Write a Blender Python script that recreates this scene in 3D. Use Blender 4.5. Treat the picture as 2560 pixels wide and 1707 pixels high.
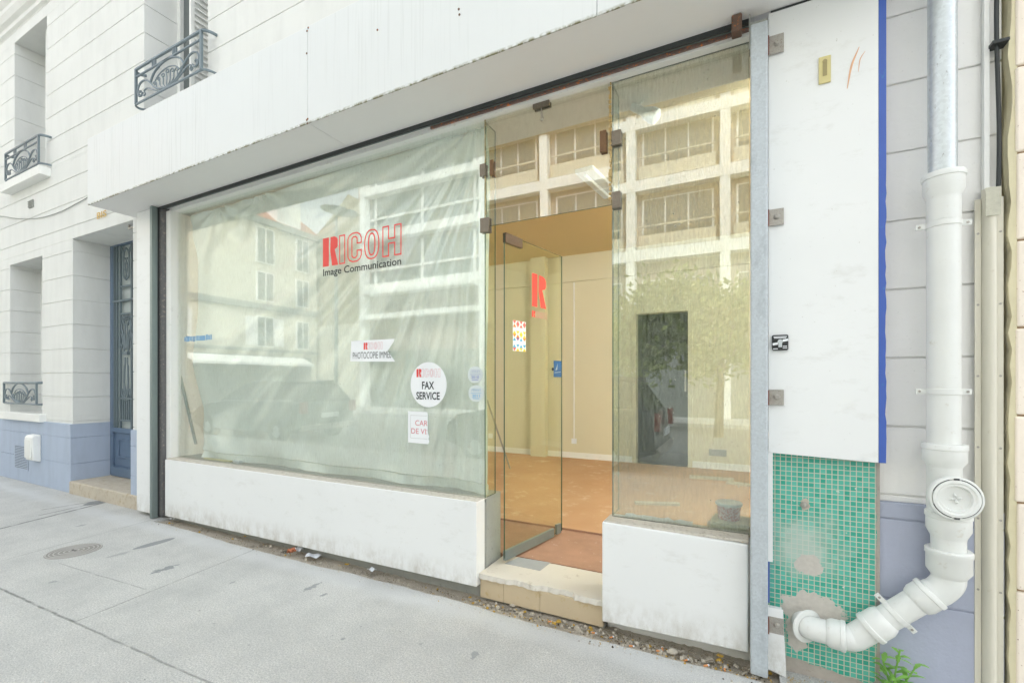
import bpy, bmesh, math, random
from mathutils import Vector, Matrix
random.seed(7)
R = math.radians
scene = bpy.context.scene
for o in list(bpy.data.objects): bpy.data.objects.remove(o)
COL = scene.collection
H = 1.37                      # eye height above the pavement; all z below are measured from eye level

# ------------------------------------------------------------------ camera, sky, sun, exposure
TH = math.atan(578 / 1138)
cam = bpy.data.cameras.new('camera'); co = bpy.data.objects.new('camera', cam); COL.objects.link(co)
cam.sensor_fit = 'HORIZONTAL'; cam.sensor_width = 36; cam.lens = 36 * 1138 / 2560
cam.shift_y = 98.5 / 2560; cam.clip_start = 0.05; cam.clip_end = 500
co.location = (0, 0, H); co.rotation_euler = (R(90), 0, TH); scene.camera = co
SUN_EL, SUN_AZ = R(44), R(35)      # azimuth of the light, clockwise from +Y
w = bpy.data.worlds.new('World'); scene.world = w; w.use_nodes = True
nt = w.node_tree; nt.nodes.clear()
sky = nt.nodes.new('ShaderNodeTexSky'); sky.sky_type = 'NISHITA'; sky.sun_disc = False
sky.sun_elevation = SUN_EL; sky.sun_rotation = SUN_AZ; sky.air_density = 1.0; sky.dust_density = 4.0; sky.ozone_density = 1.0
hs = nt.nodes.new('ShaderNodeHueSaturation'); hs.inputs['Saturation'].default_value = 0.16
bg = nt.nodes.new('ShaderNodeBackground'); bg.inputs['Strength'].default_value = 0.15
wo = nt.nodes.new('ShaderNodeOutputWorld')
nt.links.new(sky.outputs[0], hs.inputs['Color']); mg = nt.nodes.new('ShaderNodeMix'); mg.data_type = 'RGBA'; mg.blend_type = 'MULTIPLY'; mg.inputs[0].default_value = 1; mg.inputs[7].default_value = (.95, .975, .985, 1)
nt.links.new(hs.outputs[0], mg.inputs[6]); nt.links.new(mg.outputs[2], bg.inputs[0]); nt.links.new(bg.outputs[0], wo.inputs[0])
sl = bpy.data.lights.new('sun', 'SUN'); sl.energy = 0.5; sl.angle = R(20); sl.color = (1, .99, .97)
so = bpy.data.objects.new('sun', sl); COL.objects.link(so)
sd = Vector((math.sin(SUN_AZ) * math.cos(SUN_EL), math.cos(SUN_AZ) * math.cos(SUN_EL), math.sin(SUN_EL)))
so.rotation_euler = (-sd).to_track_quat('-Z', 'Y').to_euler(); so.location = (0, -5, 20)
scene.view_settings.view_transform = 'Standard'; scene.view_settings.look = 'None'
scene.view_settings.exposure = 2.17; scene.view_settings.gamma = 1.0
scene.cycles.max_bounces = 12; scene.cycles.transparent_max_bounces = 24; scene.cycles.sample_clamp_indirect = 6
scene.cycles.use_denoising = True

# ------------------------------------------------------------------ helpers
F, Cc, Ss = 1138., math.cos(TH), math.sin(TH)
def ray(px, py):
    xc = px - 1280
    return Vector((xc * Cc - F * Ss, xc * Ss + F * Cc, 952 - py))
def onY(px, py, Y):
    a = ray(px, py); return a * (Y / a[1])
def onZ(px, py, Z=-1.37):
    a = ray(px, py); return a * (Z / a[2])
def s2l(c):
    return tuple((v / 255 / 12.92 if v / 255 <= .04045 else ((v / 255 + .055) / 1.055) ** 2.4) for v in c)

class MB:
    """collects geometry, in eye-level coordinates"""
    def __init__(s): s.v = []; s.f = []; s.mi = []; s.cur = 0; s.sm = []
    def add(s, vs, fs, smooth=False):
        b = len(s.v); s.v += [tuple(v) for v in vs]
        for f in fs: s.f.append(tuple(i + b for i in f)); s.mi.append(s.cur); s.sm.append(smooth)
        return s
    def box(s, x0, x1, y0, y1, z0, z1):
        vs = [(x0,y0,z0),(x1,y0,z0),(x1,y1,z0),(x0,y1,z0),(x0,y0,z1),(x1,y0,z1),(x1,y1,z1),(x0,y1,z1)]
        return s.add(vs, [(0,3,2,1),(4,5,6,7),(0,1,5,4),(1,2,6,5),(2,3,7,6),(3,0,4,7)])
    def obox(s, c, u, v, n, a, b, d):
        """oriented box centred c, half extents a,b,d along u,v,n"""
        c, u, v, n = Vector(c), Vector(u).normalized(), Vector(v).normalized(), Vector(n).normalized()
        vs = [c + u*(i*a) + v*(j*b) + n*(k*d) for k in (-1,1) for i, j in ((-1,-1),(1,-1),(1,1),(-1,1))]
        return s.add(vs, [(0,3,2,1),(4,5,6,7),(0,1,5,4),(1,2,6,5),(2,3,7,6),(3,0,4,7)])
    def prism(s, poly, y0, y1):
        """polygon of (x,z) extruded in y"""
        n = len(poly)
        vs = [(x, y0, z) for x, z in poly] + [(x, y1, z) for x, z in poly]
        return s.add(vs, [tuple(range(n)), tuple(range(2*n-1, n-1, -1))] + [(i, i+n, (i+1) % n + n, (i+1) % n) for i in range(n)])
    def prismx(s, poly, x0, x1):
        """polygon of (y,z) extruded in x"""
        n = len(poly)
        vs = [(x0, y, z) for y, z in poly] + [(x1, y, z) for y, z in poly]
        return s.add(vs, [tuple(range(n)), tuple(range(2*n-1, n-1, -1))] + [(i, i+n, (i+1) % n + n, (i+1) % n) for i in range(n)])
    def tube(s, pts, r, n=10, smooth=True, flat=None):
        pts = [Vector(p) for p in pts]; m = len(pts)
        rs = r if isinstance(r, (list, tuple)) else [r] * m
        tans = []
        for i in range(m):
            t = pts[min(i+1, m-1)] - pts[max(i-1, 0)]
            tans.append(t.normalized() if t.length > 1e-9 else Vector((0,0,1)))
        ref = Vector((0, 1, 0)) if abs(tans[0].y) < .9 else Vector((1, 0, 0))
        a = (ref - tans[0]*ref.dot(tans[0])).normalized(); vs = []
        for i in range(m):
            a = (a - tans[i]*a.dot(tans[i])).normalized(); b = tans[i].cross(a)
            for k in range(n):
                q = 2*math.pi*(k+.5)/n; fl = flat or 1
                vs.append(pts[i] + a*(math.cos(q)*rs[i]*fl) + b*(math.sin(q)*rs[i]))
        fs = [(i*n+k, i*n+(k+1) % n, (i+1)*n+(k+1) % n, (i+1)*n+k) for i in range(m-1) for k in range(n)]
        s.add(vs, fs, smooth)
        return s.add([vs[k] for k in range(n)] + [vs[(m-1)*n+k] for k in range(n)], [tuple(range(n-1, -1, -1)), tuple(range(n, 2*n))])
    def lathe(s, o, ax, prof, n=32, smooth=True):
        """profile of (r, h) around axis ax from origin o"""
        o, ax = Vector(o), Vector(ax).normalized()
        a = ax.orthogonal().normalized(); b = ax.cross(a); vs = []
        for r, h in prof:
            for k in range(n):
                q = 2*math.pi*k/n; vs.append(o + ax*h + (a*math.cos(q) + b*math.sin(q))*r)
        return s.add(vs, [(i*n+k, i*n+(k+1) % n, (i+1)*n+(k+1) % n, (i+1)*n+k) for i in range(len(prof)-1) for k in range(n)], smooth)
    def build(s, name, m, parent=None, bevel=0, merge=False, seg=2):
        me = bpy.data.meshes.new(name)
        xs = [v[0] for v in s.v]; ys = [v[1] for v in s.v]; zs = [v[2] for v in s.v]
        base = Vector(((min(xs)+max(xs))/2, (min(ys)+max(ys))/2, min(zs)))
        me.from_pydata([Vector(v) - base for v in s.v], [], s.f)
        for mm in (m if isinstance(m, (list, tuple)) else [m]): me.materials.append(mm)
        me.polygons.foreach_set('material_index', s.mi); me.polygons.foreach_set('use_smooth', s.sm)
        bm = bmesh.new(); bm.from_mesh(me)
        if merge: bmesh.ops.remove_doubles(bm, verts=bm.verts, dist=1e-5)
        bmesh.ops.recalc_face_normals(bm, faces=bm.faces); bm.to_mesh(me); bm.free(); me.update()
        if any(s.sm): me.set_sharp_from_angle(angle=R(38))
        o = bpy.data.objects.new(name, me); COL.objects.link(o)
        o.location = base + Vector((0, 0, H))
        if parent: o.parent = parent; o.location -= wloc(parent)
        if bevel:
            bv = o.modifiers.new('bevel', 'BEVEL'); bv.width = bevel; bv.segments = seg; bv.limit_method = 'ANGLE'; bv.angle_limit = R(40)
        return o
def wloc(o):
    p = Vector(o.location)
    while o.parent: o = o.parent; p += Vector(o.location)
    return p
def tag(o, label=None, cat=None, group=None, kind=None):
    if label: o['label'] = label
    if cat: o['category'] = cat
    if group: o['group'] = group
    if kind: o['kind'] = kind
    return o
def thing(name, label, cat, loc, group=None):
    o = bpy.data.objects.new(name, None); COL.objects.link(o); o.location = (loc[0], loc[1], loc[2] + H); o.empty_display_size = .1
    return tag(o, label, cat, group)
def copy_tree(o, parent=None, loc=None):
    c = o.copy(); COL.objects.link(c)
    if parent: c.parent = parent
    if loc is not None: c.location = loc
    for ch in [x for x in bpy.data.objects if x.parent == o]: copy_tree(ch, c)
    return c
def catmull(pts, n=6):
    pts = [Vector(p) for p in pts]; P = [pts[0]*2 - pts[1]] + pts + [pts[-1]*2 - pts[-2]]; out = []
    for i in range(1, len(P)-2):
        for k in range(n):
            t = k/n; a, b, c, d = P[i-1], P[i], P[i+1], P[i+2]
            out.append(.5*((2*b) + (c-a)*t + (2*a-5*b+4*c-d)*t*t + (3*b-a-3*c+d)*t**3))
    return out + [pts[-1]]

# ------------------------------------------------------------------ materials
class N:
    def __init__(s, name):
        s.m = bpy.data.materials.new(name); s.m.use_nodes = True; s.t = s.m.node_tree
        s.b = s.t.nodes['Principled BSDF']; s.out = s.t.nodes['Material Output']; s._c = None
    def n(s, k, **kw):
        q = s.t.nodes.new('ShaderNode' + k)
        for a, b in kw.items(): setattr(q, a, b)
        return q
    def l(s, a, b): s.t.links.new(a, b)
    @property
    def pos(s):
        if not s._c: s._c = s.n('NewGeometry').outputs['Position']
        return s._c
    def mapped(s, sc):
        q = s.n('Mapping'); q.inputs['Scale'].default_value = sc; s.l(s.pos, q.inputs[0]); return q.outputs[0]
    def noise(s, scale, detail=4, rough=.55, sc=None, dist=0):
        q = s.n('TexNoise'); q.inputs['Scale'].default_value = scale; q.inputs['Detail'].default_value = detail
        q.inputs['Roughness'].default_value = rough; q.inputs['Distortion'].default_value = dist
        s.l(s.mapped(sc) if sc else s.pos, q.inputs['Vector']); return q.outputs['Fac']
    def ramp(s, fac, a, b, c0=(0,0,0), c1=(1,1,1)):
        q = s.n('ValToRGB'); e = q.color_ramp.elements; e[0].position = a; e[1].position = b
        e[0].color = (*c0, 1); e[1].color = (*c1, 1); s.l(fac, q.inputs[0]); return q.outputs[0]
    def mix(s, f, a, b, mode='MIX'):
        q = s.n('Mix', data_type='RGBA', blend_type=mode)
        for i, v in ((0, f), (6, a), (7, b)):
            if isinstance(v, (int, float)): q.inputs[i].default_value = v
            elif isinstance(v, tuple): q.inputs[i].default_value = (*v, 1)
            else: s.l(v, q.inputs[i])
        return q.outputs[2]
    def math(s, op, a, b=0.):
        q = s.n('Math', operation=op)
        for i, v in ((0, a), (1, b)):
            if isinstance(v, (int, float)): q.inputs[i].default_value = v
            else: s.l(v, q.inputs[i])
        return q.outputs[0]
    def bump(s, h, st, dist=.01, normal=None):
        q = s.n('Bump'); q.inputs['Strength'].default_value = st; q.inputs['Distance'].default_value = dist
        s.l(h, q.inputs['Height'])
        if normal: s.l(normal, q.inputs['Normal'])
        s.l(q.outputs[0], s.b.inputs['Normal']); return q.outputs[0]
    def done(s, col, rough=.6, metal=0., spec=None):
        for k, v in (('Base Color', col), ('Roughness', rough), ('Metallic', metal)):
            if isinstance(v, (int, float)): s.b.inputs[k].default_value = v
            elif isinstance(v, tuple): s.b.inputs[k].default_value = (*v, 1)
            else: s.l(v, s.b.inputs[k])
        if spec is not None: s.b.inputs['Specular IOR Level'].default_value = spec
        return s.m

def plain(name, rgb, rough=.5, metal=0., var=.12, sc=9, bump=.0, bsc=80, spec=None, dirt=None, dthr=(.58, .75)):
    """painted/worn surface: sRGB colour with two-scale tone variation, optional dirt spots and bump"""
    q = N(name); c = s2l(rgb); d = tuple(v*(1-var) for v in c)
    col = q.mix(q.noise(sc, 6), d, c)
    if dirt: col = q.mix(q.ramp(q.noise(sc*3.1, 8, .7), *dthr), col, s2l(dirt))
    if bump: q.bump(q.noise(bsc, 5), bump, .004)
    return q.done(col, rough, metal, spec)

def stone_wall(name, rgb, var=.07, bump=.25, bsc=25, dirt=None):
    q = N(name); c = s2l(rgb)
    col = q.mix(q.noise(1.3, 5), tuple(v*(1-var) for v in c), c)
    col = q.mix(q.ramp(q.noise(6, 6, .6, (1, 1, .25)), .45, .8), col, tuple(v*(1-var*1.6) for v in c))
    col = q.mix(q.ramp(q.noise(95, 3), .68, .78), col, s2l(dirt) if dirt else tuple(v*.82 for v in c))
    q.bump(q.noise(bsc, 8, .6), bump, .006); return q.done(col, .85, spec=.2)

M = {}
M['cream'] = stone_wall('cream_render', (232, 233, 229))
M['cream_r'] = stone_wall('pale_grey_render', (246, 245, 242), .04, .55, 18)
M['blueplinth'] = stone_wall('lavender_blue_render', (184, 196, 214), .10, .7, 30)
M['lav'] = stone_wall('lavender_grey_render', (182, 188, 206), .10, .7, 22)
M['beige'] = stone_wall('beige_stone', (250, 239, 224), .06, .8, 14, (150, 110, 80))
q = N('white_painted_panel'); c = s2l((240, 242, 241))
col = q.mix(q.noise(2.2, 4), tuple(v*.93 for v in c), c)
col = q.mix(q.math('MULTIPLY', q.ramp(q.noise(5, 7, .72, (1, 1, 2.2)), .56, .85), .5), col, s2l((196, 195, 186)))
col = q.mix(q.ramp(q.noise(60, 4, .7), .70, .74), col, s2l((190, 188, 180)))
zz_ = q.n('SeparateXYZ'); q.l(q.pos, zz_.inputs[0])
low = q.math('MAXIMUM', q.math('SUBTRACT', 1.0, q.math('MULTIPLY', zz_.outputs[2], 4.5)), 0.0)
col = q.mix(q.math('MULTIPLY', low, q.ramp(q.noise(11, 7, .75, (1, 1, .5)), .42, .72)), col, s2l((168, 160, 142)))
q.bump(q.noise(1.8, 2), .15, .02)
M['white'] = q.done(col, .42)
M['white2'] = plain('off_white_paint', (238, 239, 235), .6, var=.07, sc=7, bump=.15, bsc=40, dirt=(186, 182, 170), dthr=(.60, .85))
q = N('streaked_white_fascia'); c = s2l((228, 231, 230))
col = q.mix(q.noise(2, 3), tuple(v*.95 for v in c), c)
st = q.ramp(q.noise(1, 6, .65, (60, 1, 1.3)), .53, .8)
big = q.ramp(q.noise(1.2, 3, .5, (1, 1, .8)), .35, .65)
col = q.mix(q.math('MULTIPLY', q.math('MULTIPLY', st, big), .55), col, s2l((176, 178, 172)))
z = q.n('SeparateXYZ'); q.l(q.pos, z.inputs[0])
edge = q.math('SUBTRACT', 1.0, q.math('MULTIPLY', q.math('SUBTRACT', z.outputs[2], 1.735+H), 60)); edge = q.n('Clamp').outputs[0] if False else q.math('MAXIMUM', q.math('MINIMUM', edge, 1.0), 0.0)
col = q.mix(q.math('MULTIPLY', edge, q.ramp(q.noise(30, 5), .38, .6)), col, s2l((120, 118, 80)))
M['fascia'] = q.done(col, .45)
M['soffit'] = plain('pale_grey_soffit', (240, 239, 237), .5, var=.05, sc=4)
M['concrete'] = plain('grey_concrete', (168, 170, 164), .85, var=.25, sc=14, bump=.5, dirt=(120, 120, 112))
M['galv'] = None
q = N('galvanised_steel'); c = s2l((206, 213, 216))
v = q.n('TexVoronoi'); v.inputs['Scale'].default_value = 90; q.l(q.pos, v.inputs[0])
col = q.mix(q.ramp(v.outputs['Color'], .1, .9), tuple(x*.9 for x in c), tuple(min(1, x*1.03) for x in c))
col = q.mix(q.ramp(q.noise(60, 6, .7, (1, 1, .4)), .64, .72), col, s2l((120, 118, 112)))
M['galv'] = q.done(col, .36, .45)
q = N('galvanised_post'); c = s2l((196, 204, 209))
v = q.n('TexVoronoi'); v.inputs['Scale'].default_value = 120; q.l(q.pos, v.inputs[0])
col = q.mix(q.ramp(v.outputs['Color'], .1, .9), tuple(x*.86 for x in c), c)
col = q.mix(q.ramp(q.noise(7, 6, .7, (1, 1, .5)), .55, .8), col, s2l((150, 158, 164)))
q.bump(q.noise(60, 4), .15, .003); M['post'] = q.done(col, .5, .15)
M['track'] = plain('grey_green_aluminium', (140, 152, 150), .4, .5, var=.15, sc=20)
M['dark'] = plain('dark_recess', (62, 66, 66), .7, var=.3, sc=30)
M['rust'] = plain('rusty_steel', (128, 104, 90), .85, .1, var=.5, sc=25, bump=.5, dirt=(205, 120, 60), dthr=(.56, .64))
M['steel'] = plain('worn_steel_fitting', (186, 182, 174), .4, .3, var=.3, sc=60, dirt=(110, 92, 74), dthr=(.55, .7))
M['brass'] = plain('worn_brass_fitting', (134, 100, 68), .5, .2, var=.4, sc=60, dirt=(110, 80, 50))
M['iron'] = plain('blue_grey_painted_iron', (120, 134, 140), .4, .1, var=.2, sc=40)
M['doorblue'] = plain('slate_blue_paint', (104, 124, 148), .35, var=.18, sc=12)
M['doorglass'] = plain('frosted_door_glass', (196, 204, 202), .25, var=.15, sc=3)
M['stonestep'] = plain('worn_limestone', (206, 196, 178), .8, var=.2, sc=6, bump=.4, dirt=(168, 150, 120), dthr=(.5, .75))
M['marble'] = plain('cream_marble_tread', (222, 217, 205), .55, var=.12, sc=5, bump=.2, bsc=30, dirt=(170, 160, 142), dthr=(.58, .75))
M['marble2'] = plain('beige_marble_riser', (214, 196, 164), .6, var=.16, sc=5, dirt=(190, 165, 110), dthr=(.58, .75))
M['pvc'] = plain('white_pvc', (232, 234, 230), .42, var=.09, sc=9, dirt=(198, 192, 176), dthr=(.60, .82))
M['pvc2'] = plain('cream_conduit', (222, 218, 202), .45, var=.08, sc=5, dirt=(188, 178, 150), dthr=(.62, .8))
M['black'] = plain('black_rubber', (48, 52, 52), .5, var=.3)
M['bluestrip'] = plain('blue_painted_aluminium', (66, 100, 186), .4, var=.15, sc=8, dirt=(60, 130, 180), dthr=(.6, .75))
M['sticker'] = plain('white_vinyl', (240, 243, 245), .35, var=.02)
M['red'] = plain('red_vinyl', (236, 74, 66), .4, var=.06)
M['inkred'] = plain('pale_red_ink', (214, 130, 136), .5, var=.05)
M['ink'] = plain('black_vinyl', (44, 52, 54), .5, var=.1)
M['gold'] = plain('gold_letters', (196, 164, 80), .35, .6)
M['wallin'] = plain('warm_interior_plaster', (216, 210, 184), .9, var=.06, sc=1.2, spec=.1)
M['ceilin'] = plain('ochre_ceiling_paint', (224, 208, 168), .9, var=.05, sc=1.5, spec=.1)
q = N('terracotta_floor'); c = s2l((186, 132, 92))
col = q.mix(q.noise(1.4, 6), s2l((170, 130, 94)), s2l((202, 166, 128)))
col = q.mix(q.ramp(q.noise(5, 8, .75), .55, .72), col, s2l((214, 190, 162)))
q.bump(q.noise(30, 4), .1, .003); M['floor'] = q.done(col, q.math('MULTIPLY_ADD', q.noise(3, 5), .5), .0)
M['mat'] = plain('worn_brown_floor', (180, 140, 116), .8, var=.45, sc=8, bump=.5, dirt=(222, 212, 200), dthr=(.62, .72))
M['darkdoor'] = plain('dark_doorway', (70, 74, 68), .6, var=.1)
M['plaster'] = plain('bare_grey_plaster', (190, 182, 172), .95, var=.25, sc=20, bump=1., bsc=35, dirt=(160, 146, 130))
M['leaf'] = plain('plant_leaf', (150, 206, 100), .5, var=.35, sc=30)
M['leaf2'] = plain('tree_leaf', (158, 174, 84), .6, var=.45, sc=3)
M['bark'] = plain('bark', (96, 84, 70), .9, var=.3)
M['orange'] = plain('cigarette_filter', (216, 148, 92), .8)
M['paper'] = plain('litter_paper', (226, 230, 234), .7, var=.15, sc=30)
M['leafy'] = plain('dry_yellow_leaf', (196, 160, 70), .8, var=.3, sc=40)
M['stone'] = plain('rubble_stone', (196, 188, 172), .9, var=.3, sc=40, bump=.5)
M['tilebeige'] = plain('beige_tile', (216, 210, 178), .6, var=.12, sc=20)
M['tube'] = None

def emit(name, rgb, st):
    q = N(name); q.b.inputs['Base Color'].default_value = (.8, .8, .8, 1)
    q.b.inputs['Emission Color'].default_value = (*rgb, 1); q.b.inputs['Emission Strength'].default_value = st; return q.m
M['tube'] = emit('added_fill_tube', (.97, 1, .96), 88)  # glow of the unseen tubes added to light the interior

def glass(name, tint, ior=1.52, dust=.04, dustcol=(215, 220, 205)):
    q = N(name); t = q.t; t.nodes.remove(q.b)
    tr = q.n('BsdfTransparent'); tr.inputs[0].default_value = (*tint, 1)
    gl = q.n('BsdfGlossy'); gl.inputs['Roughness'].default_value = 0.0; gl.inputs[0].default_value = (.97, .99, .97, 1)
    r0 = ((ior-1)/(ior+1))**2; lw_ = q.n('LayerWeight'); lw_.inputs[0].default_value = .5
    fr_ = q.math('ADD', q.math('MULTIPLY', q.math('POWER', lw_.outputs['Facing'], 5.0), 1-r0), r0)
    # a very slight waviness of the old plate glass
    bp = q.n('Bump'); bp.inputs['Strength'].default_value = .02; bp.inputs['Distance'].default_value = .02
    q.l(q.noise(1.6, 1), bp.inputs['Height']); q.l(bp.outputs[0], gl.inputs['Normal'])
    mx = q.n('MixShader'); q.l(fr_, mx.inputs[0]); q.l(tr.outputs[0], mx.inputs[1]); q.l(gl.outputs[0], mx.inputs[2])
    df = q.n('BsdfDiffuse'); df.inputs[0].default_value = (*s2l(dustcol), 1)
    m2 = q.n('MixShader')
    spots = q.math('MULTIPLY', q.ramp(q.noise(70, 3, .5), .72, .76), .5)
    strk = q.math('MULTIPLY', q.ramp(q.noise(1, 6, .65, (90, 90, 16)), .35, .9), dust)
    q.l(q.math('ADD', q.math('MULTIPLY', spots, min(1, dust*6)), strk), m2.inputs[0]); q.l(mx.outputs[0], m2.inputs[1]); q.l(df.outputs[0], m2.inputs[2])
    q.l(m2.outputs[0], q.out.inputs[0]); return q.m
M['glass'] = glass('greenish_plate_glass', (.98, .995, .985), 1.75, .12)
M['glass2'] = glass('dusty_plate_glass', (.86, .905, .90), 2.1, .27)
M['glass3'] = glass('transom_glass', (.90, .92, .90), 2.05, .08)
M['glassdoor'] = glass('door_plate_glass', (.965, .985, .91), 1.55, .04)
M['glassedge'] = plain('green_glass_edge', (74, 104, 84), .2, var=.2, sc=20)

# translucent plastic dust sheet
q = N('plastic_sheet'); q.t.nodes.remove(q.b)
tr = q.n('BsdfTransparent'); tr.inputs[0].default_value = (.9, .96, .93, 1)
df = q.n('BsdfDiffuse'); df.inputs[0].default_value = (*s2l((240, 250, 248)), 1)
tl = q.n('BsdfTranslucent'); tl.inputs[0].default_value = (*s2l((214, 230, 222)), 1)
gl = q.n('BsdfGlossy'); gl.inputs['Roughness'].default_value = .22
a1 = q.n('MixShader'); a1.inputs[0].default_value = .25; q.l(df.outputs[0], a1.inputs[1]); q.l(tl.outputs[0], a1.inputs[2])
a2 = q.n('MixShader'); a2.inputs[0].default_value = .26; q.l(a1.outputs[0], a2.inputs[1]); q.l(gl.outputs[0], a2.inputs[2])
a3 = q.n('MixShader'); lwp = q.n('LayerWeight'); lwp.inputs[0].default_value = .5
q.l(q.math('MINIMUM', q.math('ADD', q.ramp(q.noise(2.2, 4), .3, .7, (.78,)*3, (.90,)*3), q.math('MULTIPLY', lwp.outputs['Facing'], .6)), .97), a3.inputs[0]); q.l(tr.outputs[0], a3.inputs[1]); q.l(a2.outputs[0], a3.inputs[2])
q.l(a3.outputs[0], q.out.inputs[0]); M['plastic'] = q.m
def vinyl(name, rgb, op):
    q = N(name); tr = q.n('BsdfTransparent'); mx = q.n('MixShader'); mx.inputs[0].default_value = op
    q.done(s2l(rgb), .4); q.l(tr.outputs[0], mx.inputs[1]); q.l(q.b.outputs[0], mx.inputs[2]); q.l(mx.outputs[0], q.out.inputs[0]); return q.m
M['clear'] = vinyl('translucent_pale_blue_vinyl', (232, 240, 242), .55)
M['tape'] = vinyl('worn_blue_tape', (120, 180, 226), .55)
M['ink_a'] = vinyl('faded_violet_ink', (140, 146, 196), .8)
M['ink_b'] = vinyl('faded_blue_ink', (120, 170, 214), .8)

# green mosaic: 2 cm tiles with pale grout, missing and dusty areas
q = N('green_mosaic')
mp = q.n('Mapping'); q.l(q.pos, mp.inputs[0]); mp.inputs['Rotation'].default_value = (R(90), 0, 0)
br = q.n('TexBrick'); br.offset = 0; br.inputs['Scale'].default_value = 1; br.inputs['Brick Width'].default_value = .0225
br.inputs['Row Height'].default_value = .0225; br.inputs['Mortar Size'].default_value = .0017; br.inputs['Mortar Smooth'].default_value = .1
br.inputs['Color1'].default_value = (*s2l((96, 190, 170)), 1); br.inputs['Color2'].default_value = (*s2l((50, 164, 140)), 1)
br.inputs['Mortar'].default_value = (*s2l((205, 200, 184)), 1)
sx = q.n('SeparateXYZ'); q.l(q.pos, sx.inputs[0]); cb = q.n('CombineXYZ'); q.l(sx.outputs[0], cb.inputs[0]); q.l(sx.outputs[2], cb.inputs[1])
q.l(cb.outputs[0], br.inputs['Vector'])
def blob(q, cx, cz, rx, rz, dist=.35, nsc=22, horizontal=False, cy=0):
    """irregular patch mask centred in the x-z plane (or x-y when horizontal)"""
    s = q.n('SeparateXYZ'); q.l(q.pos, s.inputs[0])
    a = q.math('DIVIDE', q.math('SUBTRACT', s.outputs[0], cx), rx); b = q.math('DIVIDE', q.math('SUBTRACT', s.outputs[1 if horizontal else 2], cz), rz)
    d = q.math('SQRT', q.math('ADD', q.math('MULTIPLY', a, a), q.math('MULTIPLY', b, b)))
    return q.math('ADD', d, q.math('MULTIPLY', q.math('SUBTRACT', q.noise(nsc, 4), .5), dist*4))
col = q.mix(q.ramp(q.noise(30, 4), .3, .7), br.outputs[0], (.02, .18, .13)) if False else br.outputs[0]
dust = q.ramp(blob(q, .24, -.78+H, .19, .17, .4, 10), .3, 1.3, (.75,)*3, (0,)*3)
col = q.mix(dust, col, s2l((196, 206, 196)))
col = q.mix(q.ramp(q.noise(35, 4, .6), .70, .74), col, s2l((205, 214, 204)))
for cx, cz, rx, rz in ((.268, -.855, .058, .050), (.285, -1.055, .125, .075), (.225, -1.17, .045, .10)):
    col = q.mix(q.ramp(blob(q, cx, cz+H, rx, rz, .28, 26), .96, 1.0, (1,)*3, (0,)*3), col, q.mix(q.noise(60, 5), s2l((186, 181, 172)), s2l((214, 209, 200))))
col = q.mix(q.ramp(blob(q, .258, -.575+H, .017, .030, .3, 40), .9, 1.0, (1,)*3, (0,)*3), col, s2l((190, 180, 165)))
q.bump(q.math('ADD', q.math('MULTIPLY', br.outputs['Fac'], -1.0), q.math('MULTIPLY', q.noise(60, 4), .3)), .6, .002)
M['mosaic'] = q.done(col, .3)

# pavement: fine mineral asphalt with joints, patches and stains
q = N('grey_asphalt_pavement')
base = q.mix(q.noise(.9, 5), s2l((202, 201, 196)), s2l((213, 213, 208)))
base = q.mix(q.ramp(q.noise(120, 3, .75), .42, .56), q.mix(.58, base, s2l((150, 153, 153))), base)
base = q.mix(q.ramp(q.noise(80, 2, .5), .64, .70), base, s2l((219, 220, 216)))
base = q.mix(q.math('MULTIPLY', q.ramp(q.noise(2.6, 7, .7), .42, .72), .45), base, s2l((154, 157, 156)))
base = q.mix(q.ramp(q.noise(23, 4, .6), .70, .735), base, s2l((132, 134, 134)))
sy = q.n('SeparateXYZ'); q.l(q.pos, sy.inputs[0])
band = q.ramp(q.math('ADD', q.math('ABSOLUTE', q.math('SUBTRACT', sy.outputs[1], 2.27)), q.math('MULTIPLY', q.math('SUBTRACT', q.noise(3, 4), .5), .2)), .02, .13, (.55,)*3, (0,)*3)
base = q.mix(band, base, s2l((208, 210, 209)))
# darker, rougher bay on the right of the cross joint
s = q.n('SeparateXYZ'); q.l(q.pos, s.inputs[0])
for (cx, cy, rx, ry, st, d, ns) in ((-4.43, 2.06, .05, .16, .8, .12, 14), (-3.76, 1.82, .035, .08, .8, 1.3, 22), (-2.56, 2.1, .025, .06, .7, 1.4, 26), (-2.40, 2.06, .012, .03, .7, 1.4, 30), (-1.2, 1.95, .02, .03, .6, 1.2, 40), (-3.1, 1.9, .01, .02, .6, 1.2, 40), (-1.9, 1.75, .01, .015, .6, 1.0, 40), (-5.6, 2.0, .03, .05, .5, 1.2, 30), (-4.2, 1.35, .02, .02, .5, 1.2, 40), (-6.5, 2.46, .10, .12, .9, .4, 12),
                               (-4.40, 1.80, .03, .08, .4, 1.0, 12), (-2.2, 1.2, .005, .01, .5, .8, 30), (-1.5, 1.9, .01, .01, .4, .9, 30)):
    col0 = q.ramp(blob(q, cx, cy, rx, ry, d*.5, ns, True), .9, 1.05, (st,)*3, (0,)*3)
    base = q.mix(col0, base, s2l((132, 136, 138)))
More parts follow.
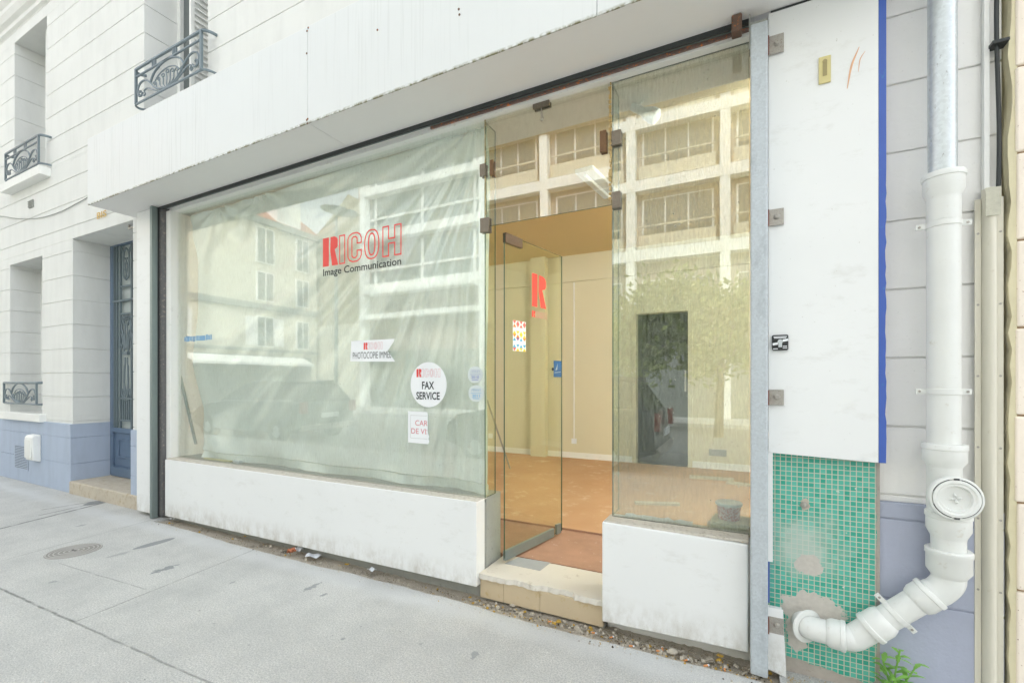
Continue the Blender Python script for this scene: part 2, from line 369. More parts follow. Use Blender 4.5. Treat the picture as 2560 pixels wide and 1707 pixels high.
def seg_mask(q, x0, y0, x1, y1, wd, wob=.02):
    """mask along a straight joint between two ground points, slightly broken"""
    L = math.hypot(x1-x0, y1-y0); ux, uy = (x1-x0)/L, (y1-y0)/L
    s = q.n('SeparateXYZ'); q.l(q.pos, s.inputs[0])
    dx = q.math('SUBTRACT', s.outputs[0], x0); dy = q.math('SUBTRACT', s.outputs[1], y0)
    al = q.math('ADD', q.math('MULTIPLY', dx, ux), q.math('MULTIPLY', dy, uy))
    ac = q.math('SUBTRACT', q.math('MULTIPLY', dy, ux), q.math('MULTIPLY', dx, uy))
    ac = q.math('ABSOLUTE', q.math('ADD', ac, q.math('MULTIPLY', q.math('SUBTRACT', q.noise(7, 3), .5), wob)))
    inside = q.math('MULTIPLY', q.math('GREATER_THAN', al, 0.), q.math('LESS_THAN', al, L))
    return q.math('MULTIPLY', q.ramp(ac, wd*.25, wd*.8, (1,)*3, (0,)*3), inside)
jm = None
for x0, y0, x1, y1, wd, st in ((-9, 1.02, -3.4, 1.18, .012, .75), (-3.4, 1.18, 3, 1.40, .010, .55), (-5.02, 1.18, -5.22, 2.46, .008, .55), (-3.39, 1.18, -3.55, 2.38, .008, .6), (-4.60, 1.51, -3.5, 1.58, .006, .5),
                       (-6.10, 1.45, -6.42, 2.5, .026, .9), (-6.40, 1.95, -6.50, 2.5, .022, .8), (-6.66, 2.05, -6.58, 2.5, .020, .8)):
    m_ = q.math('MULTIPLY', seg_mask(q, x0, y0, x1, y1, wd), st)
    jm = m_ if jm is None else q.math('MAXIMUM', jm, m_)
jm = q.math('MULTIPLY', jm, q.ramp(q.noise(9, 5, .7), .36, .52, (.25,)*3, (1,)*3))
base = q.mix(jm, base, s2l((104, 106, 104)))
q.bump(q.math('SUBTRACT', q.noise(130, 4, .75), q.math('MULTIPLY', jm, 1.5)), .8, .006)
M['pave'] = q.done(base, .85, spec=.25)
q = N('dirt_and_grit')
base = q.mix(q.noise(9, 8, .7), s2l((150, 140, 124)), s2l((206, 198, 182)))
base = q.mix(q.ramp(q.noise(120, 3, .6), .55, .65), base, s2l((210, 202, 188)))
base = q.mix(q.ramp(q.noise(5, 6, .7), .55, .7), base, s2l((96, 90, 78)))
q.bump(q.noise(90, 6, .8), 1., .012); M['dirt'] = q.done(base, .95)
M['road'] = plain('road_asphalt', (150, 150, 148), .85, var=.2, sc=3, bump=.5, bsc=150)
M['kerb'] = plain('granite_kerb', (178, 176, 172), .8, var=.2, sc=20)
M['b_cream'] = plain('opposite_cream_render', (206, 200, 182), .9, var=.08, sc=.6)
M['b_white'] = plain('opposite_white_frame', (236, 236, 232), .8, var=.05, sc=.8)
M['b_pink'] = plain('opposite_pink_infill', (166, 154, 146), .9, var=.08, sc=.8)
M['b_dark'] = plain('opposite_dark_window', (104, 112, 112), .2, var=.3, sc=1)
M['b_stone'] = plain('opposite_rubble_stone', (176, 164, 132), .9, var=.45, sc=3.5, dirt=(140, 124, 96))
M['b_roof'] = plain('orange_roof_tiles', (196, 120, 88), .9, var=.3, sc=8)
M['b_grey'] = plain('grey_shop_front', (126, 130, 126), .6, var=.15)
M['car_dark'] = plain('dark_car_paint', (44, 48, 52), .15, .3, var=.1)
M['car_light'] = plain('grey_car_paint', (112, 122, 124), .2, .4, var=.05)
M['tyre'] = plain('tyre_rubber', (34, 34, 34), .9)
M['carglass'] = plain('dark_car_glass', (30, 34, 36), .05)
M['lampred'] = plain('red_lamp_lens', (150, 30, 24), .2)

# ------------------------------------------------------------------ ground
mb = MB(); rr = random.Random(33); ed_ = []; yy = 2.372
for k in range(0, 221):
    X = -5.14 + 5.29*k/220; yy = min(2.382, max(2.350, yy + rr.uniform(-.004, .004))); ed_.append((X, yy))
ring_ = [(-18, -1.6), (12, -1.6), (12, 2.372), (.15, 2.372)] + ed_[::-1][:-1] + [(-5.14, 2.372), (-18, 2.372)]
n_ = len(ring_); mb.add([(x, y, -1.37) for x, y in ring_] + [(x, y, -1.62) for x, y in ring_], [tuple(range(n_)), tuple(range(2*n_-1, n_-1, -1))] + [(i, i+n_, (i+1) % n_+n_, (i+1) % n_) for i in range(n_)])
mb.box(-18, -5.14, 2.372, 2.60, -1.62, -1.37); mb.box(.15, 12, 2.372, 2.60, -1.62, -1.37)
tag(mb.build('pavement', M['pave']), kind='structure')
mb = MB()
nx, ny = 260, 10
for j in range(ny+1):
    for i in range(nx+1):
        X = -5.14 + 5.29*i/nx; Y = 2.340 + .37*j/ny
        mb.v.append((X, Y, -1.376 - (.020*min(1, j/3)) + random.uniform(-.005, .006)*(j > 0)))
for j in range(ny):
    for i in range(nx):
        a = j*(nx+1)+i; mb.f.append((a, a+1, a+nx+2, a+nx+1)); mb.mi.append(0); mb.sm.append(True)
tag(mb.build('dirt_strip', M['dirt']), kind='structure')
tag(MB().box(-60, 60, -60, -1.752, -1.9, -1.50).build('road', M['road']), kind='structure')
tag(MB().box(-60, 60, -1.75, -1.602, -1.62, -1.368).build('kerb', M['kerb'], bevel=.01), kind='structure')
tag(MB().box(-18, 40, -13.6, -10.6, -1.496, -1.38).build('far_pavement', M['pave']), kind='structure')

# ------------------------------------------------------------------ main building
JO = [.10 + .3*k for k in range(-5, 32)]
def coursed(mb, x0, x1, z0, z1, openings, y0, y1, joints=JO, g=.0075, ins=.007):
    zs = sorted({z0, z1, *[z for z in joints if z0 < z < z1], *[z for o in openings for z in o[2:4] if z0 < z < z1]})
    for a, b in zip(zs, zs[1:]):
        mid = (a+b)/2; iv = [(x0, x1)]
        for ox0, ox1, oz0, oz1 in openings:
            if oz0 < mid < oz1:
                iv2 = []
                for p, r in iv:
                    if ox1 <= p or ox0 >= r: iv2.append((p, r)); continue
                    if ox0 > p: iv2.append((p, ox0))
                    if ox1 < r: iv2.append((ox1, r))
                iv = iv2
        lo = a + (g/2 if any(abs(a-j) < 1e-6 for j in joints) else 0); hi = b - (g/2 if any(abs(b-j) < 1e-6 for j in joints) else 0)
        for p, r in iv:
            mb.box(p, r, y0, y1, lo, hi)
            if b < z1 - 1e-6 and hi < b: mb.box(p+ins, r-ins, y0+ins, y1-ins, hi, b + g/2)
LW = (-9.30, -8.22, -.43, 1.645); EN = (-7.34, -5.90, -1.37, 1.745); UW = (-9.14, -8.08, 2.74, 4.75); MW = (-5.67, -4.52, 2.72, 5.3); SH = (-5.30, .05, -1.4, 1.742)
WY = 2.54
bld = thing('apartment_building', 'cream rendered apartment building with horizontal joints and lavender blue plinth', 'building', (-6, 2.75, -1.37))
mb = MB(); coursed(mb, -15, .05, -.53, 9.4, [LW, EN, UW, MW, SH], WY, 2.96); mb.build('wall', M['cream'], bld, bevel=.002, seg=1)
mb = MB(); coursed(mb, .05, .935, -.53, 9.4, [], WY+.004, 2.96); tag(mb.build('wall', M['cream_r'], bld, bevel=.003, seg=1), 'pale grey rendered wall strip behind the white waste pipe')
PJ = [-.70, -1.02]
mb = MB(); coursed(mb, -15, -5.60, -1.40, -.53, [(-9.9, -9.895, -2, 3), EN], WY-.022, 2.95, PJ, .006, .004); tag(mb.build('plinth', M['blueplinth'], bld, bevel=.004), 'lavender blue plinth left of the shop')
mb = MB(); coursed(mb, .53, .935, -1.40, -.53, [], WY-.018, 2.95, [-.60, -.95], .006, .004); tag(mb.build('plinth', M['lav'], bld, bevel=.004), 'lavender grey plinth behind the waste pipe elbow')
mb = MB()
mb.prismx([(2.95, 4.92), (WY, 4.92), (WY-.03, 4.94), (WY-.03, 5.0), (WY-.07, 5.03), (WY-.10, 5.10), (WY-.10, 5.16), (WY-.16, 5.24), (WY-.16, 5.32), (2.95, 5.32)], -15, -7.1)
mb.build('string_course', M['cream'], bld)
mb = MB(); mb.box(-9.42, -8.10, WY-.07, WY+.30, -.535, -.432); mb.build('window_sill', M['white2'], bld, bevel=.008)
mb = MB(); mb.box(-9.26, -7.96, WY-.11, WY+.30, 2.63, 2.742); mb.build('window_sill', M['white2'], bld, bevel=.008)
mb = MB(); mb.box(-5.78, -4.40, WY-.11, WY+.30, 2.61, 2.722); mb.build('window_sill', M['white2'], bld, bevel=.008)
# windows: frame (> pane, shutter)
def window(x0, x1, z0, z1, y):
    f = MB(); t = .055
    f.box(x0, x0+t, y, y+.06, z0, z1); f.box(x1-t, x1, y, y+.06, z0, z1); f.box(x0+t, x1-t, y, y+.06, z1-t, z1); f.box(x0+t, x1-t, y, y+.06, z0, z0+t)
    xm = (x0+x1)/2; f.box(xm-.04, xm+.04, y-.01, y+.06, z0+t, z1-t)
    fo = f.build('window', M['white2'], bld)
    MB().box(x0+t, x1-t, y+.035, y+.04, z0+t, z1-t).build('pane', M['b_dark'], fo)
    return fo
def shutter(x, y0, y1, z0, z1, par, lean=.12):
    """folded louvred leaf standing in the reveal, facing right"""
    m = MB(); n = int((z1-z0)/.062)
    m.box(x-.015, x+.015, y0, y0+.035, z0, z1); m.box(x-.015, x+.015, y1-.035, y1, z0, z1)
    m.box(x-.004, x-.001, y0+.035, y1-.035, z0, z1)
    for i in range(n):
        z = z0 + .03 + i*.062; m.prism([(x-.014, z+.045), (x-.010, z+.049), (x+.016, z+.006), (x+.012, z)], y0+.035, y1-.035)
    return m.build('shutter', M['white2'], par)
wf = window(-5.67, -4.52, 2.72, 5.3, 2.86); shutter(-4.93, 2.60, 2.80, 2.72, 5.3, wf); 
m = MB(); m.box(-5.15, -5.12, 2.76, 2.80, 2.72, 5.3); tag(m.build('shutter_rail', M['iron'], wf))
wf = window(-9.14, -8.08, 2.74, 4.75, 2.86); shutter(-8.42, 2.64, 2.74, 2.74, 4.75, wf)
wf = window(-9.30, -8.22, -.43, 1.645, 2.86)

# wrought iron window guard
def railing(w, h, full=True):
    m = MB(); T = []
    def c(pts, r=.0075): T.append(1); m.tube(catmull([(u*w, 0, v*h) for u, v in pts], 6), r, 6)
    dep = .10
    def rail(z, r, over=.05):
        pts = catmull([(-over+.035, dep, z), (-over, dep*.55, z), (-over+.02, .01, z), (.03, 0, z)], 5) + [Vector((w*k/6, 0, z)) for k in range(1, 6)] + catmull([(w-.03, 0, z), (w+over-.02, .01, z), (w+over+.01, dep*.55, z), (w+over+.02, dep, z)], 5)
        m.tube(pts, r, 6, flat=.8)
    rail(h, .016); rail(0, .012)
    if full:
        m.tube([(0, 0, h*.78), (w, 0, h*.78)], .010, 6)
        for u in (.30, .62):
            for k in (-1, 0, 1): m.box(u*w+k*.028-.006, u*w+k*.028+.006, -.006, .006, h*.78, h)
    m.box(-.011, .011, -.011, .011, 0, h); m.box(w-.011, w+.011, -.011, .011, 0, h)
    H_ = .76 if full else .95
    for sgn in (0, 1):
        g = (lambda u: u) if not sgn else (lambda u: 1-u)
        c([(g(u), v*H_) for u, v in ((.115, .33), (.10, .25), (.075, .22), (.045, .28), (.03, .45), (.055, .66), (.12, .74), (.20, .64), (.30, .30), (.38, .12), (.48, .04))], .009)
        c([(g(u), v*H_) for u, v in ((.07, .36), (.085, .41), (.06, .43), (.05, .36), (.065, .28))], .007)
        c([(g(u), v*H_) for u, v in ((.115, .23), (.135, .17), (.155, .22), (.14, .34), (.19, .38), (.27, .24), (.38, .05), (.48, .01))], .007)
    c([(.24, .52*H_), (.30, .80*H_), (.40, .97*H_), (.50, 1.02*H_), (.60, .97*H_), (.70, .80*H_), (.76, .52*H_)], .010)
    c([(.30, .42*H_), (.36, .60*H_), (.43, .70*H_), (.5, .73*H_), (.57, .70*H_), (.64, .60*H_), (.70, .42*H_)], .006)
    for k in range(-3, 4):
        s_ = k*.055; hh = .62 - abs(k)*.06
        c([(.5 + s_*.15, .04*H_), (.5 + s_*.9, .2*H_), (.5 + s_*1.0, .42*H_), (.5 + s_*1.25 - .01, hh*H_), (.5 + s_*1.25 + .022, (hh+.03)*H_), (.5 + s_*1.25 + .030, (hh-.07)*H_), (.5 + s_*1.25 + .012, (hh-.08)*H_)], .0055)
    return m
def offset(m, x, y, z):
    m.v = [(v[0]+x, v[1]+y, v[2]+z) for v in m.v]; return m
GR = 'wrought iron window guards on the cream facade'
tag(offset(railing(1.16, .36), -5.607, WY-.10, 2.86).build('window_guard', M['iron']), 'curved wrought iron window guard just above the white canopy', 'window guard', GR)
tag(offset(railing(1.08, .36), -9.09, WY-.10, 2.77).build('window_guard', M['iron']), 'wrought iron window guard over the sill of the upper left window', 'window guard', GR)
tag(offset(railing(1.10, .285, False), -9.37, WY-.04, -.31).build('window_guard', M['iron']), 'low wrought iron guard in front of the ground floor window', 'window guard', GR)

# entrance door
DY = 2.95
ed = thing('entrance_door', 'slate blue entrance door with wrought iron scrollwork over frosted glass', 'door', (-6.6, DY, -1.22))
x0, x1, z0, z1 = -7.36, -5.94, -1.215, 1.80
m = MB(); m.box(x0, x0+.09, DY-.04, DY+.05, z0, z1); m.box(x1-.09, x1, DY-.04, DY+.05, z0, z1); m.box(x0+.09, x1-.09, DY-.04, DY+.05, z1-.07, z1)
m.box(x0+.09, x1-.09, DY-.02, DY+.04, z0, -.62); m.box(x0+.09, x1-.09, DY-.06, DY-.02, z0, z0+.12)
m.box(x0+.09, x1-.09, DY-.045, DY-.02, -.66, -.60)
for a in (x0+.20, x0+.77):
    m.box(a, a+.46, DY-.032, DY-.02, -.98, -.96); m.box(a, a+.46, DY-.032, DY-.02, -.76, -.74); m.box(a, a+.02, DY-.032, DY-.02, -.96, -.76); m.box(a+.44, a+.46, DY-.032, DY-.02, -.96, -.76)
m.build('door_leaf', M['doorblue'], ed, bevel=.004)
MB().box(x0+.09, x1-.09, DY+.005, DY+.015, -.62, z1-.07).build('pane', M['doorglass'], ed)
m = MB(); y = DY-.025
for u in (.10, .16, .25, .53, .60, .66, .74, .80, .88, 1.18, 1.26, 1.33): m.box(x0+u, x0+u+.022, y-.011, y+.011, -.60, 1.73)
for z_ in (1.02, .985, ): m.box(x0+.09, x1-.09, y-.018, y+.014, z_-.012, z_+.012) if z_ > 1 else None
cx = x0 + .40
def dc(pts, r=.010): m.tube(catmull([(cx+u, y, v) for u, v in pts], 6), r, 6)
for z_ in (.85, 1.20, -.50, -.22): m.box(cx-.12, cx+.14, y-.012, y+.012, z_-.011, z_+.011)
for u in (-.07, -.02, .03, .08): m.box(cx+u-.008, cx+u+.008, y-.01, y+.01, -.50, -.22)
for s_ in (-1, 1):
    dc([(.04*s_, .20), (.05*s_, -.10), (.01*s_, -.25), (-.06*s_, -.12-.1), (-.10*s_, -.16), (-.08*s_, -.10)])
    dc([(.03*s_, .30), (.03*s_, .2), (.05*s_, 0), (0, -.18)], .008)
    dc([(.05*s_, .36), (.07*s_, .50), (.12*s_, .60), (.16*s_, .56), (.17*s_, .46), (.14*s_, .40), (.11*s_, .44), (.13*s_, .48)])
    dc([(.02*s_, .40), (.05*s_, .55), (.11*s_, .68), (.07*s_, .76), (.04*s_, .70)])
    dc([(.0, 1.28), (.06*s_, 1.32), (.07*s_, 1.45), (.06*s_, 1.62), (0, 1.68)])
    dc([(.02*s_, 1.30), (-.03*s_, 1.45), (.03*s_, 1.56)], .008)
    dc([(.07*s_, 1.62), (.14*s_, 1.73)]); dc([(.0, .40), (.03*s_, .60), (.0+.02*s_, .72)], .008)
for k in range(9):
    a = k*.7; dc([(math.cos(a)*.03 + (k % 5 - 2)*.035, .78 + math.sin(a)*.02), (math.cos(a+2)*.03 + (k % 5 - 2)*.035, .78 + math.sin(a+2)*.02 + .02), (math.cos(a+4)*.025 + (k % 5-2)*.035, .80 + math.sin(a+4)*.03)], .009)
m.box(cx-.06, cx+.06, y-.018, y+.014, .33, .37)
m.build('iron_grille', M['iron'], ed)
tag(MB().box(-7.34, -5.60, 2.505, 2.93, -1.40, -1.222).build('doorstep', M['stonestep'], bevel=.012), 'worn limestone step in front of the blue entrance door', 'doorstep')
m = MB(); m.tube([(-6.12, 2.60, 1.742), (-6.12, 2.60, 1.70), (-5.98, 2.60, 1.70)], .012, 8); 
tag(m.build('lamp_arm', M['steel']), 'short metal arm under the lintel of the entrance', 'lamp arm')

# small wall items on the left
mt = thing('meter_box', 'white gas meter box on the lavender plinth', 'meter box', (-8.25, 2.46, -1.08))
m = MB(); m.prismx([(2.518, -1.06), (2.44, -1.03), (2.43, -.74), (2.45, -.71), (2.518, -.70)], -8.42, -8.18); m.build('housing', M['white2'], mt, bevel=.01)
m = MB(); m.box(-8.40, -8.20, 2.422, 2.436, -1.00, -.76); m.build('lid', M['white2'], mt, bevel=.006)
gm = MB()
for i in range(12):
    for j in range(14): 
        X = -9.02 + i*.036; Z = -1.19 + j*.022; gm.box(X, X+.018, 2.5155, 2.5175, Z, Z+.010)
gv = thing('vent_grille', 'perforated vent grille in the plinth beside the meter box', 'vent', (-8.8, 2.515, -1.2))
MB().box(-9.05, -8.58, 2.512, 2.5145+.0, -1.21, -.87).build('plate', M['blueplinth'], gv); offset(gm, 0, -.0045, 0).build('slots', M['dark'], gv)
p = onY(57*1.0884, 462*1.0884, 2.53)
m = MB(); m.box(-8.62, -8.48, 2.525, 2.545, 2.33, 2.43)
for k in range(4): m.box(-8.62, -8.48, 2.518, 2.525, 2.34+k*.024, 2.35+k*.024)
tag(m.build('vent_block', M['concrete'], bevel=.002), 'small grey louvred vent below the upper left window sill', 'vent')
pts = [onY(x, y_, 2.53) for x, y_ in ((-60, 545), (0, 541), (45, 547), (100, 545), (150, 530), (190, 510), (222, 492))]
tag(MB().tube(catmull(pts, 4), .005, 5).build('wall_cable', M['concrete']), 'thin grey cable sagging across the cream wall left of the canopy', 'cable')

# ------------------------------------------------------------------ text
def text_mesh(txt, mats, x0, x1, z0, z1, y, name, parent=None, off=0., clip=None, basis=None, label=None):
    cu = bpy.data.curves.new('t', 'FONT'); cu.body = txt; cu.offset = off; cu.resolution_u = 3
    ob = bpy.data.objects.new('t', cu); COL.objects.link(ob)
    me = bpy.data.meshes.new_from_object(ob.evaluated_get(bpy.context.evaluated_depsgraph_get()))
    bpy.data.objects.remove(ob); bpy.data.curves.remove(cu)
    vs = [v.co.copy() for v in me.vertices]; fs = [tuple(p.vertices) for p in me.polygons]; bpy.data.meshes.remove(me)
    ax, bx = min(v.x for v in vs), max(v.x for v in vs); ay, by = min(v.y for v in vs), max(v.y for v in vs)
    if any(ch in 'gpqyj' for ch in txt):          # baseline text: z0 is the baseline
        ay = 0.0; by = .73*(1 if True else 1); by = max(v.y for v in vs)
    m = MB(); pts = []
    for v in vs: pts.append((x0 + (v.x-ax)/(bx-ax)*(x1-x0), y, z0 + (v.y-ay)/(by-ay)*(z1-z0)))
    if clip is not None:
        bm = bmesh.new(); bv = [bm.verts.new(p) for p in pts]
        for f in fs:
            try: bm.faces.new([bv[i] for i in f])
            except ValueError: pass
        bmesh.ops.bisect_plane(bm, geom=bm.verts[:]+bm.edges[:]+bm.faces[:], plane_co=clip[0], plane_no=clip[1], clear_outer=True)
        bm.verts.index_update(); pts = [tuple(v.co) for v in bm.verts]; fs = [tuple(v.index for v in f.verts) for f in bm.faces]; bm.free()
    if basis: pts = [basis(p[0], p[2]) for p in pts]
    m.add(pts, fs); return m.build(name, mats, parent)
def ricoh(m, x0, x1, z0, z1, y, solid_only=False, t=.0, basis=None):
    """stencil R (solid) followed by outlined I C O H; returns (solid MB, outline MB)"""
    W, Hh = x1-x0, z1-z0; A, B = MB(), MB()
    def P(u, v): 
        p = (x0 + u*W, y, z0 + v*Hh); return basis(p[0], p[2]) if basis else p
    def poly(mb, pts): mb.add([P(*q_) for q_ in pts], [tuple(range(len(pts)))])
    r1 = .205
    poly(A, [(0, 0), (.41*r1, 0), (.41*r1, 1), (0, 1)])
    arc = [(.52*r1, 1), (.80*r1, 1), (.92*r1, .96), (1.0*r1, .88), (1.0*r1, .66), (.95*r1, .60), (.80*r1, .55)]
    leg = [(1.03*r1, 0), (.62*r1, 0), (.50*r1, .50)]
    poly(A, arc + leg)
    def outline(pts, w_=t or .016):
        n = len(pts); c = []
        asp = W/Hh
        for i in range(n):
            p0, p1, p2 = (Vector((pts[j % n][0]*asp, pts[j % n][1])) for j in (i-1, i, i+1))
            d1, d2 = (p1-p0).normalized(), (p2-p1).normalized(); n1, n2 = Vector((-d1.y, d1.x)), Vector((-d2.y, d2.x))
            b = (n1+n2).normalized(); k = w_*asp/max(.4, b.dot(n1)); q_ = p1 + b*k; c.append((q_.x/asp, q_.y))
        vs = [P(*p) for p in pts] + [P(*p) for p in c]
        B.add(vs, [(i, (i+1) % n, (i+1) % n + n, i+n) for i in range(n)])
    outline([(.225, 0), (.305, 0), (.305, 1), (.225, 1)])
    def ring(cx, hw, hv, v0=.5, n=20, p=2.6):
        o = []
        for k in range(n):
            a = 2*math.pi*k/n; ca, sa = math.cos(a), math.sin(a)
            o.append((cx + hw*math.copysign(abs(ca)**(2/p), ca), v0 + hv*math.copysign(abs(sa)**(2/p*1.2), sa)))
        return o
    # C
    co_ = [(.52, .60), (.52, .80), (.50, .93), (.46, 1.0), (.40, 1.0), (.355, .93), (.335, .80), (.335, .20), (.355, .07), (.40, 0), (.46, 0), (.50, .07), (.52, .20), (.52, .40),
           (.455, .40), (.455, .22), (.44, .17), (.415, .17), (.40, .22), (.40, .78), (.415, .83), (.44, .83), (.455, .78), (.455, .60)]
    outline(co_)
    outline(ring(.645, .095, .5)); outline(ring(.645, .033, .33)[::-1], .014)
    outline([(.775, 0), (.855, 0), (.855, .40), (.915, .40), (.915, 0), (1, 0), (1, 1), (.915, 1), (.915, .60), (.855, .60), (.855, 1), (.775, 1)])
    return A, B
m = text_mesh('BIS', M['gold'], -6.69, -6.46, 1.872, 1.948, WY-.012, 'house_letters', off=.02)
tag(m, 'gold house number letters above the entrance door', 'letters')

# ------------------------------------------------------------------ canopy
can = thing('canopy', 'long white boxed canopy with streaked fascia over the shop', 'canopy', (-2.6, 2.3, 1.73))
CX0, CX1, CF, CZ, CT = -5.78, .62, 2.115, 1.738, 2.385
breaks = [CX0, onY(281, 600, CF).x, onY(770, 300, CF).x, -.62, CX1]
for a, b in zip(breaks, breaks[1:]):
    MB().box(a+.0015, b-.0015, CF-.004, CF+.004, CZ-.004, CT).build('fascia_panel', M['fascia'], can, bevel=.001, seg=1)
sb = [CX0, onY(770, 317, CF).x, CX1]
for a, b in zip(sb, sb[1:]):
    MB().box(a+.0015, b-.0015, CF+.006, 2.462, CZ, CZ+.004).build('soffit_panel', M['soffit'], can)
MB().box(CX0, CX0+.004, CF+.006, WY, CZ+.006, CT-.01).build('end_panel', M['white'], can)
MB().box(CX0, CX1, CF, WY, CT+.001, CT+.006).build('top_sheet', M['white2'], can)
MB().box(CX0+.02, CX1-.02, CF+.008, CF+.03, CZ+.008, CT-.01).build('frame', M['dark'], can)
m = MB(); 
MB().box(CX0+.004, -5.31, 2.462, WY, CZ-.001, CZ+.004).build('soffit_panel', M['soffit'], can)
MB().box(.118, CX1, 2.463, WY, CZ-.001, CZ+.004).build('soffit_panel', M['soffit'], can)
rr = random.Random(3)
for k in range(9):
    m = MB()
    u = rr.choice([(onY(770, 300, CF).x, CT-.01), (onY(770, 300, CF).x, CZ+.45), (onY(770, 300, CF).x, CZ+.2), (onY(770, 300, CF).x, CZ+.01), (breaks[1], CZ+.01), (breaks[1]-.18, CT-.02), (-2.0, CZ+.4), (-1.4, CZ+.3)])
    m.lathe((u[0]+rr.uniform(-.01, .01), CF-.004, u[1]+rr.uniform(-.02, .02)), (0, -1, 0), [(.007, 0), (.006, .003), (0.0001, .004)], 8); m.build('rivet', M['rust'], can)


# ------------------------------------------------------------------ shopfront
shop = thing('shopfront', 'closed down glass shopfront with white low walls under the canopy', 'shopfront', (-2.6, 2.57, -1.37))
GY = 2.566
# left pier and low walls
MB().box(-5.595, -5.315, 2.44, 2.535, -1.335, CZ-.003).build('pier', M['white'], shop, bevel=.003)
lw = MB(); lw.prism([(-5.10, -.775), (-5.10, -1.333), (-1.502, -1.300), (-1.502, -.765)], 2.46, 2.566); lw = lw.build('low_wall', M['white'], shop, bevel=.004)
MB().box(-5.20, -1.510, 2.60, 2.80, -1.40, -.768).build('low_wall_core', M['concrete'], shop, bevel=.004)
MB().box(-5.16, -1.515, 2.54, 2.598, -1.40, -.80).build('low_wall_core', M['concrete'], shop)
m = MB(); m.box(-5.09, -1.504, 2.468, 2.60, -.7735, -.764); m.build('sill', plain('dusty_sill', (214, 208, 196), .9, var=.2, sc=18, dirt=(150, 138, 118), dthr=(.52, .7)), shop, bevel=.003)
rw = MB(); rw.prism([(-.694, -.775), (-.694, -1.325), (.022, -1.305), (.022, -.785)], 2.46, 2.56); rw.build('low_wall', M['white'], shop, bevel=.008)
MB().box(-.690, .045, 2.562, 2.70, -1.40, -.79).build('low_wall_core', M['white2'], shop, bevel=.006)
MB().box(-.685, .024, 2.468, 2.61, -.782, -.768).build('sill', plain('dusty_sill', (214, 208, 196), .9, var=.2, sc=18, dirt=(150, 138, 118), dthr=(.52, .7)), shop, bevel=.004)
# head: dark track, rusty steel, white painted frame
MB().box(-5.22, .025, 2.462, 2.474, 1.712, 1.742).build('shutter_track', M['dark'], shop)
MB().box(-5.22, .025, 2.476, 2.496, 1.732, 1.748).build('track_recess', M['dark'], shop)
MB().box(-5.22, .025, 2.497, 2.507, 1.726, 1.742).build('track_angle', M['track'], shop)
MB().box(-5.22, -1.9, 2.508, 2.520, 1.727, 1.742).build('lintel_angle', M['white2'], shop)
MB().box(-1.898, .025, 2.508, 2.520, 1.711, 1.742).build('lintel_angle', plain('flaking_rust', (150, 126, 116), .9, .05, var=.45, sc=14, bump=.6, dirt=(224, 136, 76), dthr=(.55, .62)), shop)
mt_ = MB(); mt_.box(-5.14, .025, 2.521, 2.64, 1.695, 1.742); mt_.build('head_frame', M['white2'], shop, bevel=.003)
# left jamb group: aluminium guide, dark groove, white jamb
m = MB(); m.box(-5.262, -5.222, 2.405, 2.412, -1.365, 1.735); m.box(-5.262, -5.255, 2.412, 2.46, -1.365, 1.735); m.box(-5.229, -5.222, 2.412, 2.455, -1.365, 1.735)
m.build('shutter_guide', M['track'], shop)
MB().box(-5.312, -5.225, 2.462, 2.53, -1.36, 1.735).build('jamb_recess', M['dark'], shop)
MB().box(-5.222, -5.165, 2.47, 2.53, -1.35, 1.735).build('jamb_recess', plain('grimy_track', (112, 112, 112), .6, var=.35, sc=14, dirt=(160, 150, 140), dthr=(.55, .68)), shop)
MB().box(-5.162, -5.085, 2.500, 2.60, -.775, 1.70).build('jamb', M['white2'], shop, bevel=.004)
MB().box(-5.150, -5.108, 2.602, 2.96, -.77, 1.70).build('jamb_return', M['white2'], shop)
# glass
def pane(name, x0, x1, z0, z1, mat, th=.010, tilt=(0, 0), y=GY):
    m = MB(); a, b = tilt      # turn about vertical, lean about horizontal
    c = Vector(((x0+x1)/2, y + th/2, (z0+z1)/2))
    rot = Matrix.Rotation(a, 3, 'Z') @ Matrix.Rotation(b, 3, 'X')
    u, n_, v = rot @ Vector((1, 0, 0)), rot @ Vector((0, 1, 0)), rot @ Vector((0, 0, 1))
    m.obox(c, u, v, n_, (x1-x0)/2, (z1-z0)/2, th/2)
    m.mi = [0, 0, 1, 1, 1, 1]
    return m.build(name, [mat, M['glassedge']], shop)
pane('window_pane', -5.088, -1.502, -.764, 1.70, M['glass'])
pane('transom_pane', -1.494, -.672, 1.006, 1.70, M['glass3'], tilt=(R(0.5), R(1.2)))
pane('window_pane', -.664, .028, -.768, 1.695, M['glass2'], tilt=(R(.25), 0))
m = MB(); m.box(-1.512, -1.504, 2.58, 2.715, -.764, 1.695); m.mi = [1, 1, 1, 0, 1, 0]; m.build('glass_fin', [M['glassdoor'], M['glassedge']], shop)
m = MB(); m.box(-.668, -.660, 2.58, 2.715, -.764, 1.695); m.mi = [1, 1, 1, 0, 1, 0]; m.build('glass_fin', [M['glassdoor'], M['glassedge']], shop)
